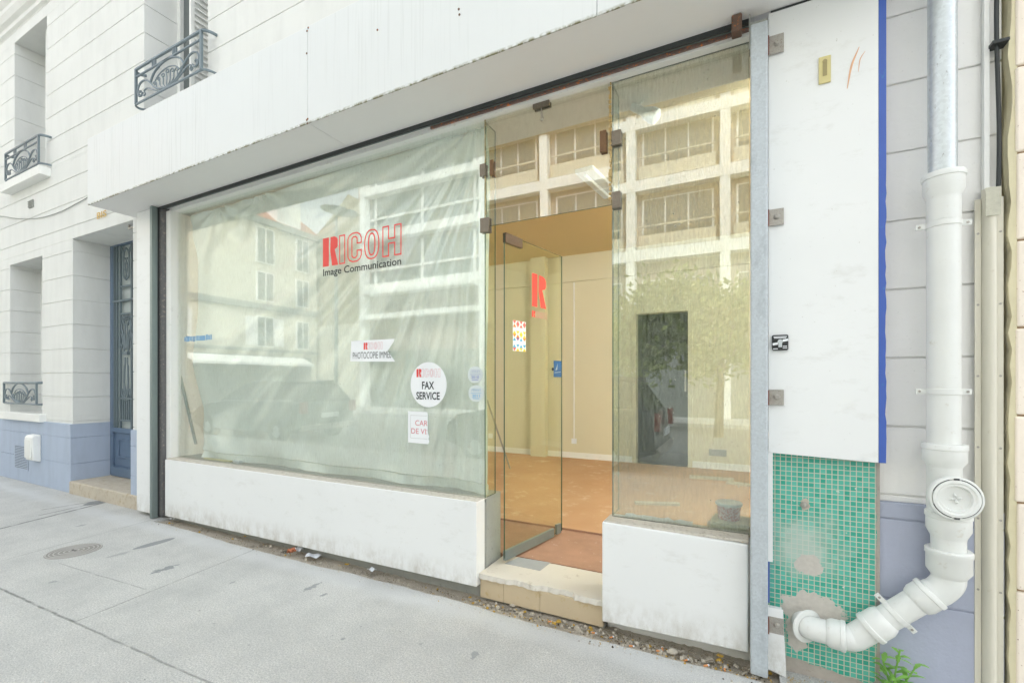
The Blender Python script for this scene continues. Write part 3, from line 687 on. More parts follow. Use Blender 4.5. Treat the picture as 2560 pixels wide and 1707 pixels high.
# white strip of old silicone beside the left pane
# clamps
M['clamp'] = plain('tarnished_bronze_fitting', (140, 130, 116), .4, .35, var=.35, sc=60, dirt=(96, 78, 60), dthr=(.5, .7))
def clamp(px, py, two=True, w=.05, h=.055, brass=False):
    w *= 1.2; h *= 1.1
    p = onY(px, py, 2.555); m = MB()
    m.box(p.x-w/2, p.x+w/2, 2.548, 2.563, p.z-h/2, p.z+h/2)
    for dz in (-.35, .35): m.lathe((p.x-w*.2, 2.548, p.z+dz*h), (0, -1, 0), [(.005, 0), (.005, .002), (.0001, .0025)], 10)
    m.box(p.x-w/2, p.x+w/2, 2.577, 2.59, p.z-h/2, p.z+h/2)
    o = m.build('glass_clamp', M['brass' if brass else 'clamp'], shop, bevel=.002); return o
clamp(1207, 426, w=.035, h=.072); clamp(1229, 420, w=.020, h=.090, brass=True); clamp(1212, 563, w=.055, h=.085)
clamp(1508, 354, w=.030, h=.11, brass=True); clamp(1541, 345, w=.045, h=.075); clamp(1541, 500, w=.04, h=.085); clamp(1353, 258, w=.09, h=.05)
p = onY(1353, 275, 2.55); m = MB(); m.tube([(p.x, p.y, p.z+.01), (p.x+.006, p.y, p.z-.045)], .0035, 6); m.tube(catmull([(p.x+.006, p.y, p.z-.045), (p.x-.002, p.y, p.z-.058), (p.x+.006, p.y, p.z-.070), (p.x+.015, p.y, p.z-.058), (p.x+.007, p.y, p.z-.046)], 4), .003, 6)
m.build('hook', M['steel'], shop)
# yellowed silicone along the fins
m = MB()
for i in range(26):
    z_ = 1.03 + i*.026; m.box(-.672-random.uniform(.002, .012), -.668, 2.556, 2.564, z_, z_+random.uniform(.012, .026))
m.build('silicone', plain('yellowed_silicone', (206, 178, 120), .6, var=.3, sc=40), shop)
m = MB(); zz = 1.03
while zz < 1.69: m.box(-1.50, -1.496+random.uniform(.001, .006), 2.557, 2.564, zz, zz+.024); zz += .026
m.build('silicone', plain('dry_silicone', (190, 178, 138), .6, var=.3, sc=40), shop)

# right steel post and lock plates
pst = thing('steel_post', 'galvanised steel post between shop window and white panel', 'post', (.065, 2.42, -1.37))
m = MB(); m.prism([(.030, -1.366), (.102, -1.369), (.102, 1.66), (.030, 1.66)], 2.395, 2.46)
m.build('channel', M['post'], pst, bevel=.008, seg=3)
m = MB(); m.box(.024, .030, 2.41, 2.458, 1.55, 1.72); m.box(.030, .10, 2.40, 2.45, 1.661, 1.668)
m.build('top_cap', M['concrete'], pst)
for k, (py, hh) in enumerate(((112, .045), (543, .040), (992, .038), (1560, .040))):
    p = onY(1938, py, 2.455); m = MB(); 
    m.box(.104, .168, 2.448, 2.4575, p.z-hh, p.z+hh*.9); o = m.build('lock_plate', M['steel'], pst, bevel=.001)
    m = MB(); m.lathe((.140, 2.4475, p.z), (0, -1, 0), [(.0001, .010), (.008, .010), (.009, .006), (.013, .004), (.014, 0)], 14); m.build('bolt', M['steel'], o)
    m = MB(); m.box(.1025, .108, 2.43, 2.4478, p.z-hh, p.z+hh*.8); m.build('rusty_lug', plain('red_rust', (140, 84, 66), .8, var=.4, sc=60), o)
m = MB(); m.box(-.05, -.005, 2.40, 2.46, 1.655, 1.735); tag(m.build('rusty_bracket', M['rust'], bevel=.006), 'rusty bracket on the canopy track beside the steel post', 'bracket')

# tall white panel with blue edge
wp = thing('wall_panel', 'tall flat white panel with a blue edge strip right of the post', 'panel', (.32, 2.47, -.344))
MB().prism([(.106, -.337), (.519, -.352), (.519, 1.728), (.106, 1.728)], 2.46, 2.482).build('sheet', M['white'], wp, bevel=.001, seg=1)
m = MB(); m.box(.104, .124, 2.461, 2.475, -.85, -.338); m.box(.104, .16, 2.462, 2.475, -1.36, -1.06); m.prism([(.10, -1.35), (.178, -1.37), (.165, -1.06), (.104, -1.06)], 2.450, 2.4545)
tag(m.build('lower_trim', M['white'], wp), 'broken white trim left beside the mosaic')
MB().box(.104, .112, 2.476, 2.49, -1.05, -.60).build('edge_strip', M['bluestrip'], wp)
m = MB(); rr = random.Random(5); zz = -.352; pts = []
while zz < 1.728: pts.append((.546 + rr.uniform(-.004, .001)*(zz < .9), zz)); zz += .035
m.prism([(.5205, -.352)] + pts + [(.548, 1.728), (.5205, 1.728)], 2.462, 2.50); m.build('edge_strip', M['bluestrip'], wp)
m = MB(); m.box(.115, .53, 2.458, 2.466, 1.7285, 1.736); m.build('top_bead', M['dark'], wp)
tagp = thing('bell_plate', 'yellowed rectangular bell plate high on the white panel', 'plate', (.326, 2.455, 1.33))
MB().box(.303, .349, 2.452, 2.4595, 1.333, 1.454).build('plate', plain('yellowed_plastic', (222, 210, 150), .5, var=.12, sc=30), tagp, bevel=.003)
m = MB(); m.lathe((.326, 2.452, 1.43), (0, -1, 0), [(.009, 0), (.008, .003), (.0001, .004)], 16); m.box(.318, .334, 2.450, 2.4518, 1.365, 1.425); m.build('mount', plain('glue_stain', (168, 156, 112), .7), tagp)
m = MB()
for a, b, r_ in (((2148, 118), (2118, 222), .0026), ((2163, 128), (2146, 180), .0012)):
    pa, pb = onY(*a, 2.459), onY(*b, 2.459); pm = (pa+pb)/2 + Vector((-.006, 0, .01)); m.tube(catmull([pa, pm, pb], 8), [r_*(.4 + 1.2*math.sin(math.pi*min(1, (k+.5)/17))) for k in range(17)], 5, flat=.3)
tag(m.build('rust_scratch', plain('orange_rust_mark', (232, 186, 150), .7)), 'two thin orange rust scratches high on the white panel', 'scratch')
# key switch
ks = thing('key_switch', 'black square key switch of the roller shutter on the white panel', 'key switch', (.156, 2.45, .14))
MB().box(.120, .186, 2.445, 2.4595, .142, .214).build('housing', M['black'], ks, bevel=.006)
m = MB(); m.lathe((.153, 2.445, .182), (0, -1, 0), [(.0105, 0), (.0105, .006), (.0001, .006)], 20); m.box(.146, .160, 2.4395, 2.445, .156, .182); m.build('cylinder', M['galv'], ks)
m = MB(); m.obox((.133, 2.4435, .172), (1, 0, .18), (-.18, 0, 1), (0, 1, 0), .011, .0055, .001); m.obox((.174, 2.4435, .188), (1, 0, .18), (-.18, 0, 1), (0, 1, 0), .011, .0055, .001)
for z_, a, b in ((.2045, .126, .180), (.199, .128, .176), (.149, .124, .143), (.152, .163, .181), (.160, .163, .180)): m.box(a, b, 2.4430, 2.4445, z_-.0017, z_+.0017)
m.build('print', M['sticker'], ks)

# green mosaic
ms = thing('mosaic_wall', 'green glass mosaic wall with broken patches under the white panel', 'wall', (.32, 2.51, -1.37))
m = MB(); rr = random.Random(11)
edgex = [(.520 + rr.uniform(-.003, .003), -.30 - k*.0225) for k in range(0, 46)]
bot = [(.50 - k*.0225, -1.338 + (.09 if k > 12 else .02)*0 + .045*min(1, k/14) + rr.uniform(-.004, .004)) for k in range(0, 17)]
m.prism([(.108, -.30), (.108, -1.29)] + bot[::-1] + edgex[::-1], 2.505, 2.56); m.build('mosaic', M['mosaic'], ms)
MB().box(.108, .535, 2.512, 2.57, -1.40, -.28).build('plaster', M['plaster'], ms)
p = onY(2010, 1262, 2.50); m = MB(); m.lathe((p.x, 2.504, p.z), (0, -1, 0), [(.016, 0), (.013, .006), (.007, .008), (.006, .02), (.0001, .021)], 12); m.build('pipe_stub', M['steel'], ms)

# ------------------------------------------------------------------ entrance threshold and glass door
st_ = thing('shop_step', 'chipped cream marble step in front of the shop door', 'doorstep', (-1.1, 2.6, -1.37))
m = MB(); rr = random.Random(4); front = []; chip = .004
for i in range(41):
    u = i/40; X = -1.498 + .80*u; y_ = 2.485
    if .12 < u < .80: chip = max(0, min(.032, chip + rr.uniform(-.009, .010))); y_ += chip
    front.append((X, y_))
vs = [(x_, y_, -1.222) for x_, y_ in front] + [(x_, 2.84, -1.222) for x_, y_ in front] + [(x_, y_-.004*(i % 3), -1.252) for i, (x_, y_) in enumerate(front)] + [(x_, 2.84, -1.252) for x_, y_ in front]
n = 41; fs = []
for i in range(n-1): fs += [(i, i+1, n+i+1, n+i), (i+1, i, 2*n+i, 2*n+i+1), (n+i, n+i+1, 3*n+i+1, 3*n+i), (2*n+i, 3*n+i, 3*n+i+1, 2*n+i+1)]
fs += [(0, n, 3*n, 2*n), (n-1, 3*n-1, 4*n-1, 2*n-1)]
m.add(vs, fs); m.build('tread', M['marble'], st_)
for a, b in ((-1.498, -1.33), (-1.328, -1.085), (-1.083, -.70)): MB().box(a, b, 2.502, 2.6, -1.378, -1.253).build('riser', M['marble2'], st_, bevel=.002)
MB().box(-1.498, -.70, 2.53, 2.82, -1.42, -1.336).build('base', M['concrete'], st_)
m = MB(); pp = [onZ(x, y_, -1.2215) for x, y_ in ((1262, 1408), (1297, 1393), (1376, 1406), (1350, 1426))]
m.add([(q_.x, q_.y, -1.2195) for q_ in pp] + [(q_.x, q_.y, -1.2218) for q_ in pp], [(0, 1, 2, 3), (4, 5, 6, 7), (0, 1, 5, 4), (1, 2, 6, 5), (2, 3, 7, 6), (3, 0, 4, 7)])
m.build('pivot_plate', plain('zinc_plate', (176, 180, 182), .6, .1, var=.2, sc=30), st_)
# door leaf
D0, D1 = Vector((-1.424, 2.69)), Vector((-1.285, 3.40)); du = (D1-D0).normalized(); DL = (D1-D0).length; dn = Vector((du.y, -du.x))
gd = thing('glass_door', 'frameless glass door standing open into the shop', 'door', (D0.x, D0.y, -1.2))
def dbox(t0, t1, z0, z1, th=.012, off=0):
    m = MB(); c2 = D0 + du*((t0+t1)/2) + dn*off
    m.obox((c2.x, c2.y, (z0+z1)/2), (du.x, du.y, 0), (0, 0, 1), (dn.x, dn.y, 0), (t1-t0)/2, (z1-z0)/2, th/2); return m
m = dbox(0, DL, -1.185, .985, .010); m.mi = [0, 0, 1, 1, 1, 1]; m.build('leaf', [M['glassdoor'], M['glassedge']], gd)
dbox(0, .60, -1.20, -1.135, .022).build('bottom_rail', M['track'], gd, bevel=.002)
dbox(0, .19, .925, .99, .026).build('top_patch', plain('dark_bronze', (92, 72, 54), .45, .3, var=.3), gd, bevel=.002)
dbox(.64, .70, -1.195, -1.12, .022).build('lock_patch', M['track'], gd, bevel=.002)
c2 = D0 + du*.575; m = MB(); m.lathe((c2.x+dn.x*.012, c2.y+dn.y*.012, -.02+.11), (dn.x, dn.y, 0), [(.0001, .004), (.012, .004), (.012, -.002)], 12); m.build('lock', M['dark'], gd)
def dbasis(off): 
    return lambda t, z: (D0.x + du.x*t + dn.x*off, D0.y + du.y*t + dn.y*off, z)
def onDoor(px, py):
    a = ray(px, py); # intersect with vertical plane through D0 normal dn
    k = (dn.x*D0.x + dn.y*D0.y)/(dn.x*a.x + dn.y*a.y); p = a*k; return (Vector((p.x, p.y))-D0).dot(du), p.z
t0, zb = onDoor(1328, 772); t1, zt = onDoor(1364, 690); tA, zA = onDoor(1328, 682)
DX = 1.08844
ta, za = onDoor(1220*DX, 627*DX); tb, zb = onDoor(1252*DX, 710*DX)
A, B = ricoh(None, 0, 1, 0, 1, 0)
# big stencil R
S = MB(); bz = dbasis(.0075)
def rp(u, v): return bz(ta + (tb-ta)*u, zb + (za-zb)*v)
S.add([rp(*q_) for q_ in ((0, 0), (.37, 0), (.37, 1), (0, 1))], [(0, 1, 2, 3)])
pts = [(.50, 1), (.78, .98), (.93, .93), (1.0, .84), (1.0, .68), (.92, .60), (.72, .56), (1.02, 0), (.62, 0), (.47, .50)]
S.add([rp(*q_) for q_ in pts], [tuple(range(len(pts)))])
sg = thing('window_lettering', 'big red stencil letter R with the small shop name on the open glass door', 'lettering', bz(ta, zb))
S.build('letter', M['red'], sg)
tc, zc = onDoor(1220*DX, 713*DX); td, zd = onDoor(1254*DX, 734*DX)
A, B = ricoh(None, tc, td, zd, zc, 0, t=.011, basis=bz); A.build('letter', M['red'], sg); B.build('outlined_letters', M['inkred'], sg)
# poster and blue sticker on the door
tq, zq = onDoor(1176*DX, 735*DX); tr_, zr = onDoor(1206*DX, 808*DX)
po = thing('sticker', 'narrow multicoloured triangle patterned sticker on the open glass door', 'sticker', bz(tq, zr), )
dbx = MB(); b2 = dbasis(.0065)
dbx.add([b2(tq, zr), b2(tr_, zr), b2(tr_, zq), b2(tq, zq)], [(0, 1, 2, 3)]); dbx.build('backing', M['sticker'], po)
pal = [(232, 120, 110), (250, 214, 60), (90, 180, 220), (60, 110, 150), (240, 150, 60), (150, 90, 150)]
mats = [plain('print_ink', c_, .5, var=.05) for c_ in pal]
T = MB(); rr = random.Random(2); rows = 9; b3 = dbasis(.0075)
for j in range(rows):
    if j in (2, 6): continue
    for i in range(4):
        w_ = (tr_-tq)/4; h_ = (zq-zr)/rows; a = tq + i*w_; z_ = zr + j*h_; T.cur = (0 if j > 6 else (1 if j in (5, 0, 4) else (2 if j < 4 else 5))) if rr.random() < .7 else rr.randrange(6)
        up = (i+j) % 2; T.add([b3(a, z_ + (0 if up else h_)), b3(a+w_, z_ + (0 if up else h_)), b3(a+w_/2, z_ + (h_ if up else 0))] , [(0, 1, 2)])
T.build('triangles', mats, po)
tq, zq = onDoor(1270*DX, 828*DX); tr_, zr = onDoor(1288*DX, 866*DX)
bs = thing('sticker', 'small dark blue rectangular sticker near the lock of the glass door', 'sticker', bz(tq, zr))
m = MB(); m.add([b2(tq, zr), b2(tr_, zr), b2(tr_, zq), b2(tq, zq)], [(0, 1, 2, 3)]); m.build('backing', plain('deep_blue_print', (40, 104, 160), .4, var=.5, sc=25), bs)
m = MB(); f_ = lambda u, v: b3(tq + (tr_-tq)*u, zr + (zq-zr)*v); m.add([f_(.2, .4), f_(.45, .45), f_(.5, .85), f_(.36, .62)], [(0, 1, 2, 3)]); m.add([f_(.1, .25), f_(.9, .3), f_(.9, .33), f_(.1, .29)], [(0, 1, 2, 3)]); m.build('print', M['clear'], bs)

# lettering and stickers on the left window
YS = 2.5635
A, B = ricoh(None, -3.00, -2.195, .910, 1.137, YS, t=.0125)
sg = thing('window_lettering', 'red shop name with black Image Communication lettering on the left window', 'lettering', (-2.6, YS, .83))
A.build('letter', M['red'], sg); B.build('outlined_letters', M['red'], sg)
text_mesh('Image Communication', M['ink'], -2.998, -2.198,   .838, .893, YS, 'caption', sg, off=.012)
def sticker(poly, name, label, mat=None, th=.0012, y=2.5645):
    m = MB(); m.prism(poly, y-th, y); o = m.build(name, mat or M['sticker']); tag(o, label, 'sticker'); return o
Yt = 2.5624
o = sticker([(-2.700, .150), (-2.255, .140), (-2.285, .175), (-2.325, .215), (-2.300, .25), (-2.268, .285), (-2.262, .306), (-2.690, .306)][::-1], 'sticker', 'torn white rectangular photocopy sticker on the left window')
A, B = ricoh(None, -2.560, -2.375, .236, .288, Yt, t=.008); A.build('letter', M['red'], o); B.build('outlined_letters', M['inkred'], o)
text_mesh('PHOTOCOPIE IMMÉDI', M['ink'], -2.672, -2.272, .168, .232, Yt, 'caption', o, off=-.006, clip=((-2.293, 0, .18), (1, 0, .25)))
cxs, czs, ra, rb = -1.957, -.026, .155, .157
o = sticker([(cxs + ra*math.cos(a*math.pi/30), czs + rb*math.sin(a*math.pi/30)) for a in range(60)], 'sticker', 'round white fax service sticker on the left window')
A, B = ricoh(None, -2.058, -1.855, .027, .084, Yt, t=.008); A.build('letter', M['red'], o); B.build('outlined_letters', M['inkred'], o)
text_mesh('FAX', M['ink'], -2.010, -1.906, -.058, -.004, Yt, 'caption', o, off=.02)
text_mesh('SERVICE', M['ink'], -2.060, -1.858, -.130, -.077, Yt, 'caption', o, off=.02)
o = sticker([(-2.135, -.438), (-1.958, -.440), (-1.948, -.420), (-1.956, -.405), (-1.949, -.385), (-1.957, -.372), (-1.962, -.35), (-1.962, -.225), (-1.970, -.217), (-2.135, -.215)][::-1], 'sticker', 'torn white visiting card sticker below the round one')
text_mesh('CARTE', M['inkred'], -2.070, -1.900, -.315, -.277, Yt, 'caption', o, clip=((-1.966, 0, 0), (1, 0, 0)))
text_mesh('DE VISITE', M['inkred'], -2.105, -1.870, -.373, -.335, Yt, 'caption', o, clip=((-1.966, 0, 0), (1, 0, 0)))
m = MB(); yy = Yt
for a, b, c_, d in ((-2.112, -2.1105, -.405, -.243), (-2.112, -1.966, -.2445, -.243), (-2.112, -1.962, -.405, -.4035)): m.add([(a, yy, c_), (b, yy, c_), (b, yy, d), (a, yy, d)], [(0, 1, 2, 3)])
m.build('border', M['concrete'], o)
for cx_, cz_, yr, ink, lab in ((-1.574, .041, '2010', 'ink_a', 'upper of the two round pale translucent stickers at the window edge'), (-1.567, -.082, '2011', 'ink_b', 'lower of the two round pale stickers, with blue figures')):
    o = sticker([(cx_ + .058*math.cos(a*math.pi/20), cz_ + .055*math.sin(a*math.pi/20)) for a in range(40)], 'sticker', lab, M['clear'])
    text_mesh(yr, M[ink], cx_-.030, cx_+.030, cz_-.026, cz_-.006, Yt, 'caption', o, off=.03)
    m = MB()
    for (a, b, c_, d) in ((-.042, .042, .000, .003), (-.025, .025, -.036, -.031)): m.add([(cx_+a, Yt, cz_+c_), (cx_+b, Yt, cz_+c_), (cx_+b, Yt, cz_+d), (cx_+a, Yt, cz_+d)], [(0, 1, 2, 3)])
    for k in range(4):
        q0 = cx_-.034 + k*.018; m.tube([(q0, Yt, cz_+.012), (q0+.004, Yt, cz_+.032), (q0+.014, Yt, cz_+.03), (q0+.012, Yt, cz_+.012)], .001, 4)
    m.build('print', M[ink], o)
m = MB(); rr = random.Random(8); X = -4.96
while X < -4.5:
    w_ = rr.uniform(.015, .05); m.box(X, X+w_, 2.5635, 2.5645, .385+rr.uniform(0, .01), .435+rr.uniform(0, .01)); X += w_ + rr.uniform(.002, .012)
tag(m.build('tape', M['tape']), 'short strip of worn blue tape on the left window', 'tape')

# ------------------------------------------------------------------ interior
rm = thing('shop_room', 'empty warm coloured shop interior with terracotta floor', 'room', (-2.5, 4.9, -1.2))
FZ, CLZ, BY, RX0, RX1 = -1.205, 1.97, 6.8, -6.9, 2.4
MB().box(RX0, RX1, 3.52, BY, FZ-.05, FZ).build('floor', M['floor'], rm)
m = MB(); m.box(-5.4, 2.4, 2.845, 3.515, FZ-.06, FZ-.012); m.build('entrance_mat_well', M['mat'], rm)
MB().box(RX0, RX1, 3.512, 3.524, FZ-.05, FZ+.004).build('threshold_strip', M['mat'], rm)
MB().box(RX0-.1, RX1+.1, 2.962, BY+.1, CLZ, CLZ+.1).build('ceiling', M['ceilin'], rm)
MB().box(RX0-.1, RX0, 2.962, BY, FZ-.05, CLZ).build('side_wall', M['wallin'], rm)
MB().box(RX1, RX1+.1, 2.962, BY, FZ-.05, CLZ).build('side_wall', M['wallin'], rm)
dx0, dx1, dz1 = -1.76, -1.035, .98
p0, p1 = onY(1591, 1000, BY), onY(1720, 1000, BY); dx0, dx1 = p0.x, p1.x
m = MB(); m.box(RX0-.1, dx0, BY, BY+.12, FZ-.05, CLZ); m.box(dx1, RX1+.1, BY, BY+.12, FZ-.05, CLZ); m.box(dx0, dx1, BY, BY+.12, dz1, CLZ); m.build('back_wall', M['wallin'], rm)
m = MB(); m.box(RX0, dx0, BY-.012, BY, FZ+.001, FZ+.09); m.box(dx1, RX1, BY-.012, BY, FZ+.001, FZ+.09); m.build('skirting', M['white2'], rm)
m = MB(); m.box(RX0, RX1, BY-.03, BY, 1.55, 1.60); m.build('picture_rail', M['wallin'], rm)
m = MB(); m.box(dx0-.06, dx0, BY-.02, BY+.02, FZ, dz1+.06); m.box(dx1, dx1+.06, BY-.02, BY+.02, FZ, dz1+.06); m.box(dx0, dx1, BY-.02, BY+.02, dz1, dz1+.06); m.build('door_frame', M['wallin'], rm)
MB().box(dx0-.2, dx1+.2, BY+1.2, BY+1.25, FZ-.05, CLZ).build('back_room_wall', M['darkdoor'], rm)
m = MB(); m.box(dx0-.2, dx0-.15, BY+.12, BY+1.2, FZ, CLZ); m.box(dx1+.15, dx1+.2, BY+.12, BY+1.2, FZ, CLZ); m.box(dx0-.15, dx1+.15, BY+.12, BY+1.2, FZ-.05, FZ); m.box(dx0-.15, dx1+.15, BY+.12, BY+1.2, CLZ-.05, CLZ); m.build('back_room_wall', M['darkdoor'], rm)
m = MB(); m.tube([(dx1-.03, BY-.05, -.15), (dx1-.03, BY-.05, .15)], .012, 8); m.build('door_handle', M['steel'], rm)
# pilaster in the room left of the door, seen through the door glass
MB().box(-3.05, -2.80, BY-.14, BY-.014, FZ, CLZ).build('pilaster', M['wallin'], rm)
tag(MB().box(-.42, -.20, BY-.02, BY-.002, -1.02, -.93).build('wall_vent', M['concrete'], rm))
m = MB(); m.box(-2.40, -2.32, BY-.02, BY-.002, -.98, -.90); m.box(-3.9, -3.82, BY-.02, BY-.002, -.98, -.90); m.build('socket', M['sticker'], rm)
m = MB(); m.box(-2.37, -2.35, BY-.014, BY-.002, -.90, 1.54); m.build('trunking', M['white2'], rm)
for k, (x_, y_, w_, d_, a_, lab) in enumerate(((-.35, 6.1, .5, .12, .1, 'long flat piece of cardboard on the floor near the back wall'), (-.75, 4.6, .42, .06, .35, 'pale wooden strip lying on the shop floor'), (.0, 5.9, .35, .10, -.2, 'short piece of cardboard on the floor below the wall vent'))):
    m = MB(); m.obox((x_, y_, FZ+.012), (math.cos(a_), math.sin(a_), 0), (-math.sin(a_), math.cos(a_), 0), (0, 0, 1), w_/2, d_/2, .011); tag(m.build('cardboard', plain('pale_cardboard', (206, 196, 170), .8, var=.2)), lab, 'cardboard')
# unlit ceiling lamp, and lit tubes added out of view to brighten the room
def lampfix(c0, c1, lit, label):
    L = thing('ceiling_or_fill_lamp', label, 'lamp', tuple((Vector(c0)+Vector(c1))/2)); a, b = Vector(c0), Vector(c1); u = (b-a).normalized(); n_ = Vector((-u.y, u.x, 0)); c = (a+b)/2
    m = MB(); m.obox(c + Vector((0, 0, -.02)), u, n_, (0, 0, 1), (b-a).length/2, .09, .019); m.build('housing', M['sticker'], L, bevel=.005)
    m = MB(); m.tube([a + u*.03 + Vector((0, 0, -.065)), b - u*.03 + Vector((0, 0, -.065))], .016, 10); m.build('tube', M['tube'] if lit else M['sticker'], L); return L
lampfix((-1.31, 4.04, CLZ-.001), (-1.23, 4.75, CLZ-.001), False, 'white unlit tube lamp on the ceiling seen through the transom')
lampfix((.4, 3.06, CLZ-.001), (1.8, 3.06, CLZ-.001), True, 'added tube lamp out of view at the right end, brightening the shop')
lampfix((.4, 3.40, CLZ-.001), (1.8, 3.40, CLZ-.001), True, 'second added tube lamp out of view at the right end, brightening the shop')
lampfix((-6.75, 3.22, CLZ-.001), (-5.55, 3.22-.16, CLZ-.001), True, 'added tube lamp out of view behind the pier, brightening the plastic sheet')
# wall spot behind right pane
p = onY(1612, 235, 2.95)
sp = thing('spot_lamp', 'white clip spot lamp with cable behind the right window', 'lamp', tuple(p))
m = MB(); m.lathe(p, (0, -1, -.1), [(.0001, -.01), (.045, -.01), (.045, .02), (.030, .03), (.0001, .03)], 20); m.build('base', M['pvc2'], sp)
q0 = onY(1590, 272, 2.9); q1 = onY(1640, 292, 2.9)
m = MB(); m.tube(catmull([p + Vector((0, -.02, 0)), (p+q0)/2 + Vector((.02, -.02, -.01)), q0], 5), .008, 6); m.build('arm', M['pvc'], sp)
m = MB(); m.lathe(q0, (q1-q0), [(.0001, -.03), (.022, -.03), (.025, 0), (.026, .05), (.040, .085), (.048, .12), (.045, .15), (.02, .165), (.0001, .168)], 20); m.build('lamp_head', M['pvc'], sp)
m = MB(); a = onY(1576, 200, 2.92); m.tube(catmull([a, onY(1578, 232, 2.92), onY(1592, 242, 2.92), onY(1603, 232, 2.92), p], 5), .006, 6); m.build('flex', M['pvc'], sp)
# bucket on tiles
bk = thing('bucket', 'small clear plastic bucket with red paint standing on the tile stack', 'bucket', (-.075, 2.70, -.655))
m = MB(); bc = onY(1822, 1296, 2.70); 
m.lathe((bc.x, 2.70, bc.z), (0, 0, 1), [(.0001, 0), (.050, 0), (.053, .01), (.060, .085), (.0605, .086)], 28); m.build('tub', plain('red_paint_tub', (206, 110, 112), .25, var=.45, sc=30, dirt=(226, 206, 202), dthr=(.45, .55)), bk)
m = MB(); m.lathe((bc.x, 2.70, bc.z+.086), (0, 0, 1), [(.062, -.012), (.066, -.010), (.067, 0), (.063, .004), (.058, .002), (.0001, .002)], 28); m.build('rim', M['pvc'], bk)
tile0 = None; rr = random.Random(6); ztop = bc.z
for k in range(8):
    z_ = ztop - .0105*(k+1); a = rr.uniform(-.012, .012); c = (bc.x + .008 + a, 2.70 + rr.uniform(-.008, .008), z_ + .0045)
    m = MB(); m.obox(c, (1, rr.uniform(-.05, .05), 0), (0, 1, 0), (0, 0, 1), .088, .088, .0045)
    tag(m.build('tile', M['tilebeige'], bevel=.001, seg=1), 'beige tile in the stack under the paint bucket', 'tile', 'stack of beige tiles under the bucket')
bz_ = ztop - .0105*8
tag(MB().box(bc.x-.11, bc.x+.11, 2.60, 2.80, -.789, bz_-.0005).build('wooden_board', M['stonestep']), 'pale board under the stack of beige tiles', 'board')
a, b = onZ(1560, 1297, -.775), onZ(1740, 1330, -.775)
m = MB(); 
for i in range(12):
    t = i/11; X = -.60 + .36*t; m.v += [(X, 2.585+.01*math.sin(i), -.764), (X, 2.63+.012*math.sin(i*2.1), -.758+.004*math.sin(i*3))]
for i in range(11): m.f.append((2*i, 2*i+2, 2*i+3, 2*i+1)); m.mi.append(0); m.sm.append(True)
tag(m.build('plastic_strip', M['paper']), 'crumpled white plastic strip behind the right window', 'litter')
# rods
def rod(name, label, a, b, r, mat): 
    m = MB(); m.tube([a, b], r, 8); return tag(m.build(name, mat), label, 'pole')
rod('pole', 'thin dark metal pole leaning inside left of the glass door', onY(1218, 1000, 2.85), onY(1275, 1170, 3.3), .007, M['steel'])
rod('pole', 'grey broomstick leaning behind the left end of the large window', onY(448, 930, 2.60), onY(490, 1110, 2.68), .014, M['track'])
# debris on the left sill, inside
m = MB(); m.obox((-4.50, 2.62, -.756), (1, .03, 0), (0, 1, 0), (0, 0, 1), .20, .012, .007); tag(m.build('wood_batten', plain('pale_yellow_wood', (206, 200, 156), .8, var=.2, sc=30)), 'pale yellow wooden batten lying on the left window sill', 'batten')
m = MB(); m.obox((-4.19, 2.62, -.75), (1, -.1, 0), (.1, 1, 0), (0, 0, 1), .045, .02, .013); tag(m.build('metal_offcut', M['galv'], bevel=.003), 'small metal offcut on the left window sill', 'offcut')

# plastic sheet
def sheet():
    m = MB(); nx, nz = 300, 190; X0, X1, Z0, Z1 = -5.0, -1.525, -.764, 1.70
    rr = random.Random(9); cr = [(rr.uniform(0, 1), rr.uniform(0, 1), rr.uniform(0, math.pi), rr.uniform(.02, .06)) for _ in range(14)]
    for j in range(nz+1):
        for i in range(nx+1):
            u, v = i/nx, j/nz
            X = X0 + (X1-X0)*u; Z = Z0 + (Z1-Z0)*v
            ed = max(0, 1-u*9); X += .06*ed*math.sin(v*9+1) + .10*ed*(1-v)
            # long folds fanning from the upper right corner down to the lower left
            dx_, dz_ = (1.02-u)*3.45, (1.10-v)*2.45; ang = math.atan2(dz_, dx_); rad = math.hypot(dx_, dz_)
            w1 = 2.0*(.5+.5*math.tanh((1.0-v*1.5+u*.9-.45)*3))
            f = .012*math.sin(ang*24 + 1.5*math.sin(rad*1.6)) * min(1, rad*.7) * w1 + .0065*math.sin(ang*58 + 2.2*math.sin(rad*1.9+1)) * min(1, rad*.7) * w1 * (.5+.5*math.sin(rad*2.6+u*4))
            f += .0035*math.sin(ang*104 + 3*math.sin(rad*2.3+u*5)) * min(1, rad*.6) * w1 * (.5+.5*math.sin(rad*3.1-u*7))
            f += .012*math.sin(u*30+2*math.sin(v*4))*math.exp(-u*7)
            f += .020*math.exp(-v*7)*math.sin(u*24+3*math.sin(v*9))*(1-u*.4)
            f += .004*math.sin(u*17-v*9)*math.sin(v*13+u*6)
            # drips from pinned top points
            for pu in (.12, .30, .98):
                dd = (u-pu); f += .012*math.exp(-(1-v)*5)*math.sin(math.atan2(dd, (1.02-v))*11)
            Y = 2.665 + f*1.3 + (.02 if v < .03 else 0)
            m.v.append((X, max(2.60 if v < .06 else 2.585, Y), Z))
    for j in range(nz):
        for i in range(nx):
            a = j*(nx+1)+i; m.f.append((a, a+1, a+nx+2, a+nx+1)); m.mi.append(0); m.sm.append(True)
    return m
tag(sheet().build('plastic_sheet', M['plastic']), 'creased translucent plastic sheet hung behind the large left window', 'plastic sheet')

